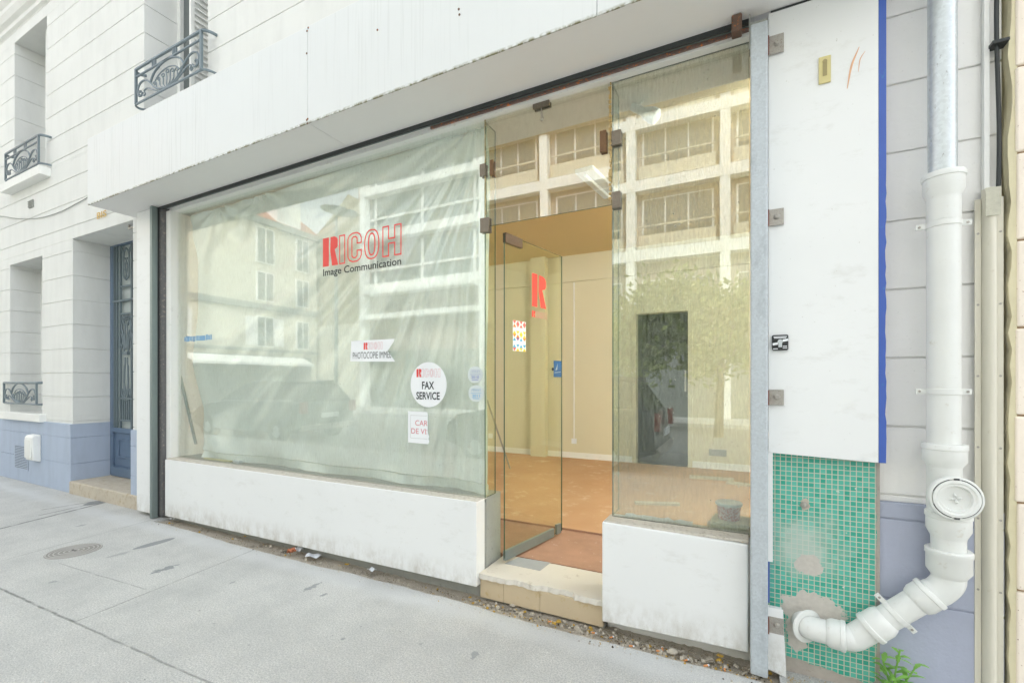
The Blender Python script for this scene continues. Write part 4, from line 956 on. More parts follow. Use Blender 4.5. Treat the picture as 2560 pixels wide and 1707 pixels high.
# ------------------------------------------------------------------ neighbour wall
nb = thing('stone_building', 'beige stone building with rusticated blocks at the right edge', 'building', (1.5, 2.7, -1.37))
m = MB(); rr = random.Random(12); js = [-1.40, -.826, -.48, -.136, .21, .555, .90, 1.24, 1.585, 1.93, 2.27, 2.62]
js += [js[-1] + .344*k for k in range(1, 20)]
for a, b in zip(js, js[1:]):
    x_ = .962 + rr.uniform(-.004, .004); m.box(x_, 9, 2.50 + rr.uniform(-.002, .002), 2.9, a+.004, b-.004)
m.build('block_wall', M['beige'], nb, bevel=.008, seg=3)
MB().box(.958, 9, 2.515, 2.88, -1.40, 9.1).build('mortar', plain('dark_mortar', (176, 150, 120), .9), nb)
m = MB(); pts = []; 
m2 = []
for k in range(60):
    z_ = -1.37 + k*.065; m2.append((.945 + rr.uniform(-.007, .007), z_))
m.prism([(.964, -1.37)] + [(.966, 2.5)] + m2[::-1], 2.508, 2.60)
m.build('joint_mortar', plain('yellowish_joint_mortar', (232, 224, 190), .9, var=.2, sc=12, bump=.6), nb)
# conduit and cable
cd = thing('conduit', 'cream cable conduit with screwed flanges at the building corner', 'conduit', (.89, 2.52, -1.37))
m = MB(); nseg = 13; pr = []
for k in range(nseg): 
    a = math.pi*k/(nseg-1); pr.append((.889 - .023*math.cos(a), 2.525 - .034*math.sin(a)))
vs = [(x_, y_, -1.37) for x_, y_ in pr] + [(x_, y_, .775) for x_, y_ in pr]
m.add(vs, [(k, k+1, nseg+k+1, nseg+k) for k in range(nseg-1)], True); m.add(vs, [tuple(range(nseg, 2*nseg))]); m.build('cover', M['pvc2'], cd)
m = MB(); m.box(.845, .865, 2.519, 2.5235, -1.37, .74); m.box(.913, .931, 2.519, 2.5235, -1.37, .74); m.build('flange', M['pvc2'], cd, bevel=.001)
for k in range(6):
    for x_ in (.855, .922):
        m = MB(); m.lathe((x_, 2.519, .60-.29*k), (0, -1, 0), [(.0045, 0), (.004, .0015), (.0001, .002)], 10); m.build('screw', M['steel'], cd)
m = MB(); m.box(.866, .912, 2.486, 2.49, .66, .772); tag(m.build('worn_top', plain('peeling_paint', (210, 208, 190), .7, var=.3, sc=60, dirt=(150, 140, 110)), cd))
pts = [(.905+.004*math.sin(k), 2.50, .70+k*.16) for k in range(12)]
m = MB(); m.tube(catmull(pts, 3), .0055, 8); m.tube(catmull([(p_[0]+.011, 2.515, p_[2]) for p_ in pts], 3), .004, 8)
cb_ = tag(m.build('black_cable', M['black']), 'black cables running down the corner into the cream conduit', 'cable')
m = MB(); m.box(.885, .935, 2.48, 2.535, 1.34, 1.352); m.build('clip', M['black'], cb_)
m = MB(); m.box(.872, .888, 2.515, 2.54, .775, 2.5); tag(m.build('corner_batten', M['white2']), 'thin pale batten behind the black cables', 'batten')

# ------------------------------------------------------------------ waste pipe
wpz = thing('waste_pipe', 'white PVC waste pipe with inspection cap turning towards the mosaic wall', 'pipe', (.73, 2.45, -1.37))
PX, PY_ = .727, 2.448
m = MB(); m.tube([(PX-.003, PY_, .80), (PX-.006, PY_, 2.8)], .0455, 28); tag(m.build('metal_downpipe', M['galv'], wpz), 'shiny galvanised upper length of the pipe')
def cyl(name, z0, z1, r, x=PX, prof=None):
    m = MB(); m.lathe((x, PY_, 0), (0, 0, 1), prof or [(r, z0+(z1-z0)*k/8) for k in range(9)], 40); return m.build(name, M['pvc'], wpz)
cyl('socket', 0, 0, 0, prof=[(.044, .845), (.066, .842), (.069, .835), (.069, .820), (.065, .818), (.065, .770), (.055, .745), (.0535, .735), (.0535, .650)])
cyl('pipe_length', -.30, .745, .0525)
for z_ in (.635, -.043):
    m = MB(); m.lathe((PX, PY_, z_), (0, 0, 1), [(.053, -.012), (.0555, -.011), (.0555, .011), (.053, .012)], 40)
    for s_ in (-1, 1):
        m.obox((PX+s_*.069, PY_+.004, z_), (1, 0, 0), (0, 0, 1), (0, 1, 0), .018, .011, .0025); 
    r_ = m.build('pipe_clip', M['pvc'], wpz, bevel=.001)
    for s_ in (-1, 1): m = MB(); m.lathe((PX+s_*.075, PY_+.0015, z_), (0, -1, 0), [(.005, 0), (.0045, .003), (.0001, .003)], 10); m.build('screw', M['steel'], r_)
cyl('socket', 0, 0, 0, prof=[(.053, -.255), (.070, -.255), (.072, -.258), (.072, -.275), (.069, -.278), (.0695, -.325), (.056, -.345), (.0545, -.35), (.0545, -.45), (.0545, -.58)], x=PX+.002)
# inspection branch with round screw cap
CPX, CPZ = .738, -.460
m = MB(); ca = Vector((.06, -1, .02)).normalized(); o_ = Vector((CPX, PY_-.035, CPZ))
m.lathe(o_, ca, [(.060, -.03), (.070, .015), (.082, .020), (.085, .026), (.085, .045), (.082, .049), (.0765, .050), (.0755, .0435), (.0735, .0435), (.0725, .053), (.062, .054), (.058, .050), (.050, .050), (.046, .038), (.0001, .036)], 48)
cp = m.build('inspection_cap', M['pvc'], wpz)
m = MB(); ax_ = ca; ux = Vector((1, .06, 0)).normalized(); vx = ax_.cross(ux).normalized()
for a in range(4):
    d_ = (ux*math.cos(a*math.pi/2+.2) + vx*math.sin(a*math.pi/2+.2)); m.tube([o_ + ax_*.041 + d_*.005, o_ + ax_*.044 + d_*.013, o_ + ax_*.041 + d_*.02], [.003, .005, .0015], 8)
m.build('cross_handle', M['pvc'], cp)
m = MB()
for a0, a1 in ((.35, 1.35), (1.85, 2.8), (3.5, 4.5), (4.95, 5.95)):
    m.tube([o_ + ax_*.0480 + (ux*math.cos(a0+(a1-a0)*k/10) + vx*math.sin(a0+(a1-a0)*k/10))*.0745 for k in range(11)], .0017, 5)
for a in (math.pi/2, -math.pi/2): d_ = ux*math.cos(a)+vx*math.sin(a); m.obox(o_+ax_*.049+d_*.074, ux, d_, ax_, .008, .005, .004)
m.build('cap_groove', M['dark'], cp)
PX2 = .742
cyl('socket', 0, 0, 0, x=PX2, prof=[(.0535, -.530), (.070, -.530), (.0735, -.533), (.0735, -.550), (.070, -.553), (.070, -.600), (.056, -.630), (.0545, -.64), (.0545, -.70)])
cyl('socket', 0, 0, 0, x=PX2+.001, prof=[(.0545, -.680), (.070, -.680), (.074, -.684), (.074, -.702), (.071, -.706), (.071, -.765), (.058, -.785), (.0555, -.79)])
# elbow to the diagonal run
P3 = Vector((PX2, PY_, -.775)); d1 = Vector((-.80, -.0, -.60)).normalized(); 
a0 = onY(2322, 1484, PY_); a1 = onY(2163, 1577, PY_)
cent = [P3, P3 + Vector((0, 0, -.03)), P3 + Vector((-.010, 0, -.055)), P3 + Vector((-.034, 0, -.085)), a0 + Vector((.01, 0, .006)), a0 + (a1-a0)*.15]
m = MB(); m.tube(catmull(cent, 6), .0545, 32); m.build('elbow', M['pvc'], wpz)
dd = (a1-a0).normalized()
m = MB(); m.tube([a0+dd*.02, a1], .0515, 32); m.build('pipe_length', M['pvc'], wpz)
def collar(o, ax, prof, name='socket'): m = MB(); m.lathe(o, ax, prof, 40); return m.build(name, M['pvc'], wpz)
collar(a0 - dd*.012, dd, [(.052, -.004), (.064, -.002), (.067, .002), (.067, .016), (.0635, .019), (.0635, .050), (.056, .07), (.052, .074)])
o2 = a0 + dd*.150
m = MB(); m.lathe(o2, dd, [(.052, -.011), (.0545, -.010), (.0545, .010), (.052, .011)], 40); pn = Vector((-dd.z, 0, dd.x)).normalized()
for s_ in (-1, 1): m.obox(o2 + pn*(s_*.072) + Vector((0, .004, 0)), pn, dd, (0, 1, 0), .022, .010, .0025)
r_ = m.build('pipe_clip', M['pvc'], wpz, bevel=.001)
for s_ in (-1, 1): m = MB(); m.lathe(o2 + pn*(s_*.078), (0, -1, 0), [(.005, 0), (.0045, .003), (.0001, .003)], 10); m.build('screw', M['steel'], r_)
o3 = a1 - dd*.05
collar(o3, dd, [(.052, -.055), (.056, -.05), (.0635, -.03), (.0635, .010), (.067, .013), (.067, .028), (.064, .032), (.052, .034)])
b0 = onY(1990, 1575, PY_-.01); b1 = onY(1880+20, 1545, PY_+.03)
mid = onY(2132, 1593, PY_)
b0 = onY(2100, 1587, PY_-.006); b1 = onY(2022, 1568, PY_ + .012)
m = MB(); m.tube(catmull([a1 - dd*.03, a1 + dd*.012, mid, b0 + Vector((.012, 0, -.001)), b0 - Vector((.02, 0, 0))], 6), .0525, 32); m.build('elbow', M['pvc'], wpz)
hb = (b1-b0).normalized()
collar(b0, hb, [(.052, -.022), (.063, -.020), (.065, -.015), (.065, -.004), (.062, -.001), (.062, .03), (.055, .045), (.052, .048)])
m = MB(); m.tube(catmull([b0, b0+hb*.05, b1 + Vector((.01, .0, 0)), b1 + Vector((-.012, .03, 0)), b1 + Vector((-.018, .08, .0))], 6), .0505, 32); m.build('pipe_length', M['pvc'], wpz)
m = MB(); m.lathe(b1 + Vector((-.005, .012, 0)), Vector((-.6, .8, 0)), [(.052, -.008), (.072, -.006), (.075, 0), (.070, .006), (.052, .01)], 40); m.build('wall_collar', M['pvc'], wpz)

# ------------------------------------------------------------------ litter, stones, weeds
rr = random.Random(21)
def stone(x, y_, s_, z=-1.385):
    bm = bmesh.new(); bmesh.ops.create_icosphere(bm, subdivisions=2, radius=1)
    for v in bm.verts: v.co *= rr.uniform(.75, 1.1); v.co.x *= s_*rr.uniform(.9, 1.3); v.co.y *= s_; v.co.z *= s_*.6
    m = MB(); m.add([(v.co.x+x, v.co.y+y_, v.co.z+z+s_*.45) for v in bm.verts], [tuple(v.index for v in f.verts) for f in bm.faces]); bm.free(); return m
SL = [((1281, 1509), .017, 'pale rounded stone in the dirt below the shop step'), ((1322, 1514), .020, 'flat pale stone under the middle of the shop step'), ((1540, 1568), .012, 'small grey stone under the left end of the right low wall'),
      ((1592, 1602), .013, 'ochre stone in the dirt below the right low wall'), ((1680, 1625), .024, 'largest brownish stone in the dirt before the right low wall'), ((1508, 1578), .010, 'chip of white plaster beside the cigarette butts')]
for (x, y_), s_, lab in SL:
    p = onZ(x, y_, -1.37); tag(stone(p.x, p.y, s_).build('stone', M['stone']), lab, 'stone', 'stones in the dirt strip')
# grit: uncountable
m = MB()
for k in range(2600):
    X = rr.uniform(-5.1, .12); Y = rr.uniform(2.37, 2.47) if rr.random() < .75 else rr.uniform(2.30, 2.38)
    if Y < 2.37 and rr.random() < .6: continue
    if rr.random() > .25 + .75*min(1, max(0, (X+3.6)/3)): continue
    s_ = rr.uniform(.0015, .0085)*(1.0 if X > -1.5 else .7)*(.6 if rr.random() < .6 else 1); z_ = (-1.37 if Y < 2.372 else -1.392 + .003)
    a = rr.uniform(0, 3); c_, s2 = math.cos(a)*s_, math.sin(a)*s_; m.cur = rr.choice((0, 0, 0, 1, 2, 3))
    m.add([(X-c_, Y-s2, z_), (X+s2, Y-c_, z_), (X+c_, Y+s2, z_), (X-s2, Y+c_, z_), (X, Y, z_+s_*1.4)], [(0, 1, 4), (1, 2, 4), (2, 3, 4), (3, 0, 4)])
for k in range(260):
    X = rr.uniform(-5.0, .1) if rr.random() < .3 else rr.uniform(-1.6, .12); Y = rr.uniform(2.365, 2.49); s_ = rr.uniform(.005, .014)*(1 if rr.random() < .8 else 1.5); m.cur = rr.choice((0, 0, 1, 1, 2))
    z_ = -1.388; vs = []
    for q_ in range(10):
        a = q_*.628*1.0; vs.append((X+math.cos(a)*s_*rr.uniform(.6, 1.1), Y+math.sin(a)*s_*rr.uniform(.6, 1), z_)) 
    vs2 = [(X+(v[0]-X)*rr.uniform(.5, .8), Y+(v[1]-Y)*rr.uniform(.5, .8), z_+s_*rr.uniform(.5, .9)) for v in vs[::2]]
    m.add(vs + vs2, [(2*i, (2*i+1), 10+i) for i in range(5)] + [(2*i+1, (2*i+2) % 10, 10+(i+1) % 5, 10+i) for i in range(5)] + [(10, 11, 12, 13, 14)])
tag(m.build('gravel', [M['stone'], M['dirt'], M['leafy'], plain('dark_crumbs', (70, 60, 48), .9)]), 'loose grit and crumbs along the foot of the shopfront', 'gravel', kind='stuff')
m = MB()
for k in range(420):
    X = rr.uniform(-4.2, .1) if rr.random() < .5 else rr.uniform(-.7, .1); Y = rr.uniform(2.40, 2.50); z_ = -1.385; L = rr.uniform(.01, .035); a = rr.uniform(0, 6.3); e = rr.uniform(.2, 1)
    m.tube([(X, Y, z_), (X+math.cos(a)*L*.5, Y+math.sin(a)*L*.3, z_+L*.4*e), (X+math.cos(a)*L, Y+math.sin(a)*L*.6, z_+L*.2)], .0013, 3)
tag(m.build('dry_weeds', plain('dry_straw', (130, 118, 92), .9, var=.4, sc=60)), 'dry straw and roots at the foot of the low walls', 'weeds', kind='stuff')
# cigarette butts
CB = [(1375, 1549, .5, 'leftmost orange cigarette butt below the shop step'), (1484, 1577, .1, 'cigarette butt just left of the right low wall'), (1528, 1588, 1.0, 'cigarette butt nearest the corner of the right low wall'),
      (1656, 1617, 1.9, 'upright looking cigarette butt beside the big stone'), (1646, 1622, .2, 'white ended cigarette butt left of the big stone'), (1715, 1645, .9, 'long cigarette butt right of the big stone'),
      (1765, 1665, .6, 'cigarette butt lying on the pavement edge near the post'), (1812, 1668, 1.7, 'brown cigarette butt close to the steel post'), (1578, 1610, .3, 'crushed cigarette butt between the stones')]
proto = None
for x, y_, a, lab in CB:
    p = onZ(x, y_, -1.37)
    if proto is None:
        proto = thing('cigarette_butt', lab, 'cigarette butt', (p.x, p.y, -1.384), 'cigarette butts along the shopfront')
        m = MB(); m.tube([(p.x-.009, p.y, -1.379), (p.x+.007, p.y, -1.379)], .004, 8); m.build('filter', M['orange'], proto)
        m = MB(); m.tube([(p.x+.0072, p.y, -1.379), (p.x+.014, p.y, -1.379)], .0038, 8); m.build('paper_end', M['paper'], proto); o = proto
    else: o = copy_tree(proto, None, (p.x, p.y, (-1.384 if p.y > 2.372 else -1.371)+H)); o['label'] = lab
    o.rotation_euler.z = a; o.scale = (1.15,)*3
# papers and leaves
def scrap(px, py, w_, d_, rot, mat, name, lab, cat, hgt=.012, Z=-1.37):
    p = onZ(px, py, Z); m = MB(); n = 6
    for j in range(n+1):
        for i in range(n+1):
            u, v = i/n-.5, j/n-.5; x_ = u*w_*(1-.2*abs(v)); y_ = v*d_*(1-.25*u*u*4*rr.random())
            m.v.append((p.x + x_*math.cos(rot) - y_*math.sin(rot), p.y + x_*math.sin(rot) + y_*math.cos(rot), Z+.003 + hgt*(.5+.5*math.sin(u*7+v*5+px)) + rr.uniform(0, hgt*.3)))
    for j in range(n):
        for i in range(n): a = j*(n+1)+i; m.f.append((a, a+1, a+n+2, a+n+1)); m.mi.append(0); m.sm.append(False)
    return tag(m.build(name, mat), lab, cat)
scrap(783, 1391, .13, .07, .15, M['paper'], 'paper_scrap', 'flat white paper lying at the foot of the left low wall', 'paper')
scrap(748, 1378, .06, .06, .8, M['paper'], 'paper_scrap', 'crumpled white paper beside the orange leaf litter', 'paper', .03)
scrap(728, 1382, .07, .05, 1.8, plain('orange_wrapper', (206, 130, 92), .6, var=.4, sc=40), 'wrapper', 'crumpled orange brown wrapper at the foot of the left low wall', 'wrapper', .03)
scrap(930, 1428, .06, .04, .4, M['paper'], 'paper_scrap', 'small grey paper ball under the left low wall', 'paper', .02)
scrap(430, 1298, .05, .02, .5, M['paper'], 'paper_scrap', 'small white chip near the shutter guide on the pavement', 'paper', .01)
for k, (x, y_, lab) in enumerate(((612, 1342, 'yellow dry leaf nearest the shutter guide'), (868, 1412, 'yellow dry leaf to the right of the flat white paper'), (1385, 1560, 'flat yellow leaf on the pavement edge below the step'), (1800, 1642, 'curled brown leaf in the weeds near the post'), (1186, 1472, 'orange dry leaf at the corner of the left low wall'))):
    scrap(x, y_, .035, .022, k*1.1, M['leafy'], 'dry_leaf', lab, 'leaf', .008)
# dry plant litter at foot of mosaic
m = MB()
for k in range(260):
    X = rr.uniform(.18, .42); Y = rr.gauss(2.42, .025); a = rr.uniform(0, 6.3); L = rr.uniform(.004, .012); z_ = -1.368+rr.uniform(0, .004)
    m.add([(X, Y, z_), (X+L*math.cos(a), Y+L*math.sin(a), z_+.003), (X+L*.4*math.cos(a+1.2), Y+L*.4*math.sin(a+1.2), z_+.001)], [(0, 1, 2)])
tag(m.build('dry_leaf_litter', M['leafy']), 'yellow dry plant crumbs on the pavement below the mosaic', 'leaf litter', kind='stuff')
# weed
wd = thing('weed', 'bright green leafy weed growing at the foot of the lavender plinth', 'plant', (.565, 2.47, -1.37))
m = MB(); L_ = MB(); base = Vector((.565, 2.475, -1.372)); rr = random.Random(17)
def leafl(o, d, L, W, droop):
    d = Vector(d).normalized(); sd_ = d.cross(Vector((0, 0, 1))); sd_ = sd_.normalized() if sd_.length > .1 else Vector((1, 0, 0)); n = 6; a = []; b = []
    for k in range(n+1):
        t = k/n; c = Vector(o) + d*(L*t) + Vector((0, 0, -droop*t*t)); ww = W*math.sin(math.pi*min(1, t*.92+.06))*(1.15 if k % 2 else .9); a.append(c+sd_*ww + Vector((0, 0, ww*.3))); b.append(c-sd_*ww + Vector((0, 0, ww*.3)))
    vs = a + b; L_.add(vs, [(k, k+1, n+1+k+1, n+1+k) for k in range(n)], True)
for s_ in range(4):
    tip = base + Vector((rr.uniform(-.05, .05)+(-.03, .0, .03, .05)[s_], -.02*s_, (.17, .235, .20, .13)[s_])); m.tube([base, (base+tip)/2 + Vector((rr.uniform(-.01, .01), 0, 0)), tip], .0035, 6)
    for k in range(13):
        t = .25 + .75*k/12; o_ = base + (tip-base)*t; a = k*2.4 + s_; leafl(o_, (math.cos(a), math.sin(a)*.8, .45-.3*t*0+rr.uniform(-.1, .3)), rr.uniform(.045, .075)*(1.2-.3*t), rr.uniform(.007, .011), .015)
for k in range(7): a = -2.8 + k*.55; leafl(base + Vector((0, 0, .01)), (math.cos(a), math.sin(a)*.7, .45), .085, .016, .03)
m.build('stem', M['leaf'], wd); L_.build('foliage', M['leaf'], wd)

# manhole cover flush with pavement
mh = thing('manhole_cover', 'round grey manhole cover with concentric rings in the pavement', 'manhole cover', (-4.81, 1.67, -1.37))
c = Vector((-4.815, 1.675, 0)); m = MB(); m.lathe((c.x, c.y, -1.3685), (0, 0, 1), [(.0001, .001), (.165, .001), (.172, 0), (.175, -.004)], 56); m.build('cover', plain('weathered_cast_iron', (158, 155, 150), .75, .2, var=.25, sc=30), mh)
m = MB()
for r_ in (.03, .06, .09, .12, .145, .165): m.lathe((c.x, c.y, -1.3675), (0, 0, 1), [(r_-.004, .0002), (r_-.003, .002), (r_+.003, .002), (r_+.004, .0002)], 48)
m.build('ring', plain('worn_ring', (184, 182, 176), .6, .2), mh)
m = MB(); m.box(c.x-.03, c.x-.01, c.y-.006, c.y+.006, -1.366, -1.3645); m.box(c.x+.012, c.x+.03, c.y-.006, c.y+.006, -1.366, -1.3645); m.build('lifting_slot', M['dark'], mh)

# ------------------------------------------------------------------ across the street (seen in the glass)
fb = thing('concrete_frame_building', 'modern building with white concrete frame and pinkish infill reflected in the glass', 'building', (-6, -13.5, -1.37))
FYF = -12.86
m = MB(); m.box(-18.2, 12, FYF-4, FYF-.45, -1.38, 12.5); m.build('wall', M['b_pink'], fb)
m = MB()
for X in (-18.1, -10.7, -7.2, -3.8, -.44, 2.9, 6.3, 9.7): m.box(X-.17, X+.17, FYF-.40, FYF, -1.38, 12.4)
m.build('column', M['b_white'], fb)
m = MB()
for Z in (4.65, 7.35, 9.75, 12.1): m.box(-18.25, 12, FYF-.44, FYF+.015, Z, Z+.42)
m.box(-18.0, -10.9, FYF-.2, FYF+.3, 3.2, 3.45); m.box(-17.5, -10.9, FYF, FYF+.6, 4.4, 4.6); m.build('beam', M['b_white'], fb)
wl = 0
for Zb in (5.07, 7.77, 10.17, 1.9):
    for Xa, Xb in ((-10.5, -7.4), (-7.0, -4.0), (-3.6, -.65), (-.25, 2.7), (3.1, 6.1)):
        xm = (Xa+Xb)/2; m = MB(); m.box(xm-1.3, xm+1.3, FYF-.46, FYF-.40, Zb+.25, Zb+2.05); f_ = m.build('window', M['b_white'], fb)
        m = MB()
        for k in (-1, 0, 1): m.box(xm+k*.84-.39, xm+k*.84+.39, FYF-.40, FYF-.39, Zb+.30, Zb+2.0)
        m.build('pane', M['b_dark'], f_)
        m = MB(); m.box(Xa+.1, Xb-.1, FYF-.10, FYF-.06, Zb+.86, Zb+.92); m.box(Xa+.1, Xb-.1, FYF-.10, FYF-.07, Zb+.05, Zb+.55)
        m.build('balustrade', M['b_cream'], f_)
for Zb in (5.07, 7.77, 10.17):
    m = MB(); m.box(-17.8, -10.95, FYF-.455, FYF-.42, Zb, Zb+2.1); f_ = m.build('window', M['b_dark'], fb)
    m = MB()
    for k in range(3): m.box(-17.6+k*3.1, -17.45+k*3.1, FYF-.42, FYF-.39, Zb, Zb+2.1)
    m.box(-17.8, -10.95, FYF-.38, FYF-.30, Zb+.75, Zb+.85); m.build('frame', M['b_white'], f_)
m = MB(); m.box(-17.9, 11, FYF-.45, FYF-.38, -1.38, 1.55); m.build('shop_base', M['b_grey'], fb)
# cream building, closing the street on the left
cbd = thing('cream_building', 'cream rendered building with tall windows reflected in the left window', 'building', (-23, -8, -1.37))
XC = -22.0
MB().box(XC-6, XC, -13.2, -1.5, -1.38, 8.0).build('wall', M['b_cream'], cbd)
m = MB(); m.box(XC-.1, XC+.25, -13.3, -1.4, 8.0, 8.3); m.box(XC, XC+.14, -13.2, -1.5, 3.65, 3.95); m.box(XC, XC+.10, -13.2, -1.5, 1.5, 1.65); m.build('cornice', M['b_grey'], cbd)
m = MB(); m.prismx([(0, 0)]*3, 0, 0) if False else None
m.v = [(XC+.2, -13.3, 8.3), (XC+.2, -1.4, 8.3), (XC-3, -1.4, 10.6), (XC-3, -13.3, 10.6), (XC-6, -13.3, 8.3), (XC-6, -1.4, 8.3)]; m.f = [(0, 1, 2, 3), (3, 2, 5, 4), (0, 3, 4), (1, 5, 2)]; m.mi = [0]*4; m.sm = [False]*4; m.build('roof', M['b_roof'], cbd)
for yw, ww in ((-12.24, .68), (-10.03, .85), (-5.4, .95)):
    for zb, hh in ((6.1, 1.7), (4.15, 1.4), (1.80, 1.45)):
        f_ = MB().box(XC+.001, XC+.05, yw-ww/2-.08, yw+ww/2+.08, zb-.06, zb+hh+.06).build('window', M['b_white'], cbd)
        m = MB(); m.box(XC+.05, XC+.055, yw-ww/2, yw-.04, zb, zb+hh); m.box(XC+.05, XC+.055, yw+.04, yw+ww/2, zb, zb+hh); m.build('pane', M['b_dark'], f_)
        m = MB(); m.box(XC+.12, XC+.14, yw-ww/2-.05, yw+ww/2+.05, zb+.38, zb+.41)
        for k in range(9): m.box(XC+.12, XC+.135, yw-ww/2+k*ww/8-.01, yw-ww/2+k*ww/8+.01, zb, zb+.38)
        m.build('window_guard', M['iron'], f_)
        if zb == 1.80 and ww > .8:
            m = MB(); m.box(XC+.02, XC+.06, yw-ww/2-.62, yw-ww/2-.10, zb, zb+hh); m.box(XC+.02, XC+.06, yw+ww/2+.10, yw+ww/2+.62, zb, zb+hh); m.build('shutter', M['b_white'], f_)
m = MB(); m.box(XC+.0, XC+.06, -12.8, -2, -1.3, 1.3); m.build('shop_front', M['b_grey'], cbd)
m = MB(); m.v = [(XC+.07, -12.2, 1.25), (XC+.07, -6.0, 1.25), (XC+1.0, -6.0, .9), (XC+1.0, -12.2, .9), (XC+1.0, -6, .78), (XC+1.0, -12.2, .78)]; m.f = [(0, 1, 2, 3), (3, 2, 4, 5)]; m.mi = [0]*2; m.sm = [False]*2; m.build('awning', M['b_white'], cbd)
dm = MB(); dm.box(XC-1.6, XC+.05, -12.1, -10.7, 8.3, 9.9); dm.build('dormer', M['b_white'], cbd)
# stone gable house between the two
gb = thing('stone_gable_house', 'rough stone gable house with chimney reflected between the other buildings', 'building', (-20, -14.5, -1.37))
m = MB(); m.prism([(-24, -1.38), (-18.3, -1.38), (-18.3, 9.4), (-20.0, 10.6), (-24, 7.6)], -17, -13.7); m.build('wall', M['b_stone'], gb)
MB().box(-19.4, -18.5, -14.9, -13.9, 9.3, 12.0).build('chimney', plain('chimney_brick', (190, 140, 112), .9, var=.2, sc=4), gb)
MB().box(-22.5, -18.3, -13.69, -13.5, -1.38, 3.2).build('annex', M['b_cream'], gb)
# street lamp
slp = thing('street_lamp', 'tall street lamp with flat disc head reflected in the left window', 'street lamp', (-14.5, -7.9, -1.5))
m = MB(); m.tube([(-14.5, -7.9, -1.5), (-14.5, -7.9, 6.6)], [.09, .05], 12); m.build('pole', M['track'], slp)
m = MB(); m.lathe((-14.3, -7.9, 6.75), (.15, 0, 1), [(.0001, .12), (.2, .10), (.7, .02), (.75, 0), (.7, -.04), (.0001, -.08)], 28); m.build('lamp_head', M['track'], slp)
# trees
def tree(x, y_, h, r_, n, lab, seed):
    t = thing('tree', lab, 'tree', (x, y_, -1.5)); rr = random.Random(seed); m = MB()
    m.tube([(x, y_, -1.5), (x+.05, y_, 0), (x, y_, h*.6)], [.13, .10, .06], 8)
    for k in range(7): a = k*.9; m.tube([(x, y_, .1+.15*k), (x+math.cos(a)*r_*.6, y_+math.sin(a)*r_*.6, h*.5+.2*k)], [.05, .02], 6)
    m.build('trunk', M['bark'], t); L = MB(); cl = [(rr.gauss(0, .45)*r_, rr.gauss(0, .45)*r_, rr.uniform(.0, 1)) for _ in range(22)]
    for k in range(n):
        c = rr.choice(cl); s_ = .32*r_; p = (x+c[0]+rr.gauss(0, s_), y_+c[1]+rr.gauss(0, s_), .5 + c[2]*(h-.5)+rr.gauss(0, s_*.8)); q_ = rr.uniform(.06, .13); a = Vector((rr.gauss(0, 1), rr.gauss(0, 1), rr.gauss(0, 1))).normalized(); b = a.orthogonal().normalized()
        p = Vector(p); L.add([p-a*q_, p+b*q_*.6, p+a*q_, p-b*q_*.6], [(0, 1, 2, 3)])
    L.build('crown', M['leaf2'], t); return t
tree(-2.6, -8.6, 2.4, 1.25, 4200, 'low bushy street tree reflected left in the right window', 1)
tree(-.5, -8.2, 2.4, 1.0, 4200, 'low bushy street tree reflected beside the steel post', 2)
tree(-5.6, -9.6, 2.2, 1.2, 2500, 'low bushy street tree reflected near the door opening', 3)
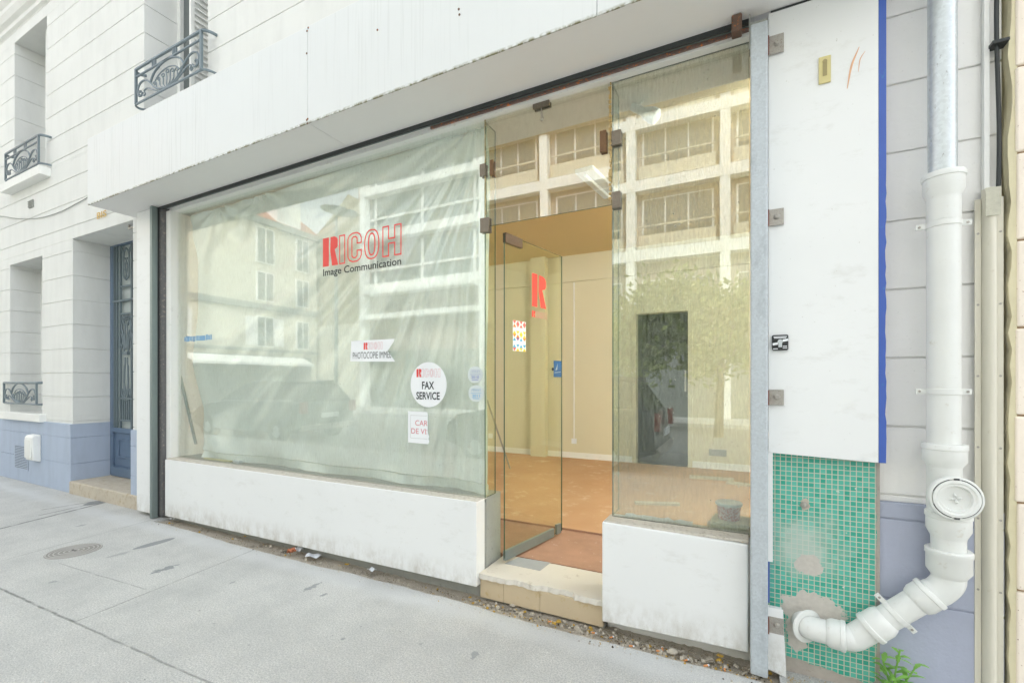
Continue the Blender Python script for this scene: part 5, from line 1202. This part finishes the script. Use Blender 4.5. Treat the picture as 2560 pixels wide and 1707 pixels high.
# cars
def car(x0, y0, L, Wd, Hc, paint, lab, face=-1):
    """parked car; rear at x0, nose at x0 + face*L"""
    t = thing('parked_car', lab, 'car', (x0+face*L/2, y0, -1.5)); z0 = -1.5
    prof = [(0, .35), (.01, .62), (.02, .92), (.06, 1.0), (.66, .98), (.93, .80), (.99, .62), (1.0, .35), (.9, .22), (.1, .22)]
    m = MB(); n = len(prof)
    for s_, k in ((-1, .94), (-1, 1), (1, 1), (1, .94)): pass
    ws = [(-.5, .97), (-.46, 1.0), (.46, 1.0), (.5, .97)]
    for wv, sc in ws: m.v += [(x0 + face*L*(.5+(u-.5)*sc), y0+Wd*wv, z0 + v*sc*Hc/1.5*1.05) for u, v in prof]
    for j in range(3):
        for i in range(n): a = j*n+i; b = j*n+(i+1) % n; m.f.append((a, b, b+n, a+n)); m.mi.append(0); m.sm.append(True)
    m.f += [tuple(range(n)), tuple(range(3*n, 4*n))]; m.mi += [0, 0]; m.sm += [False, False]
    m.build('body', paint, t, bevel=.03)
    top = [(.03, 1.0), (.10, 1.40), (.16, 1.48), (.45, 1.47), (.52, 1.42), (.70, 1.0)]; g = MB(); k = len(top)
    for wv, sc in ((-.47, 0), (-.36, 1), (.36, 1), (.47, 0)):
        g.v += [(x0+face*L*u, y0+Wd*(wv if v < 1.01 else math.copysign(.38, wv)), z0+v*Hc/1.5) for u, v in top]
    g.f += [tuple(range(k)), tuple(range(3*k, 4*k))]
    for i in range(k-1): g.f.append((i, i+1, 3*k+i+1, 3*k+i))
    g.mi = [0]*len(g.f); g.sm = [False]*len(g.f); g.build('windows', M['carglass'], t)
    r = MB(); r.box(min(x0+face*L*.13, x0+face*L*.47), max(x0+face*L*.13, x0+face*L*.47), y0-Wd*.37, y0+Wd*.37, z0+1.46*Hc/1.5, z0+1.52*Hc/1.5); r.build('roof', paint, t, bevel=.02)
    for u in (.18, .82):
        for s_ in (-1, 1):
            w_ = MB(); w_.lathe((x0+face*L*u, y0+s_*(Wd/2-.06), z0+.31), (0, s_, 0), [(.18, .07), (.29, .075), (.31, .05), (.31, -.12), (.1, -.12)], 24); w_ = w_.build('wheel', M['tyre'], t)
            MB().lathe((x0+face*L*u, y0+s_*(Wd/2-.06), z0+.31), (0, s_, 0), [(.0001, .06), (.06, .065), (.19, .05)], 18).build('rim', M['galv'], w_)
    for s_ in (-1, 1):
        MB().box(x0-.03, x0+.05, y0+s_*Wd*.42-.09, y0+s_*Wd*.42+.09, z0+.72, z0+1.0).build('tail_light', M['lampred'], t)
        MB().box(x0+face*L*.985-.03, x0+face*L*.985+.03, y0+s_*Wd*.38-.14, y0+s_*Wd*.38+.14, z0+.60, z0+.74).build('headlight', M['sticker'], t)
    MB().box(x0-.04*face-.012, x0-.04*face+.012, y0-.26, y0+.26, z0+.60, z0+.72).build('number_plate', M['sticker'], t)
    MB().box(min(x0-face*.05, x0+face*.1), max(x0-face*.05, x0+face*.1), y0-Wd*.45, y0+Wd*.45, z0+.30, z0+.44).build('bumper', M['steel'], t, bevel=.02)
car(-1.15, -2.95, 4.0, 1.75, 1.55, M['car_dark'], 'dark parked hatchback reflected in the right window')
car(-9.3, -3.0, 4.4, 1.8, 1.5, M['car_light'], 'mid grey parked car reflected in the left window')
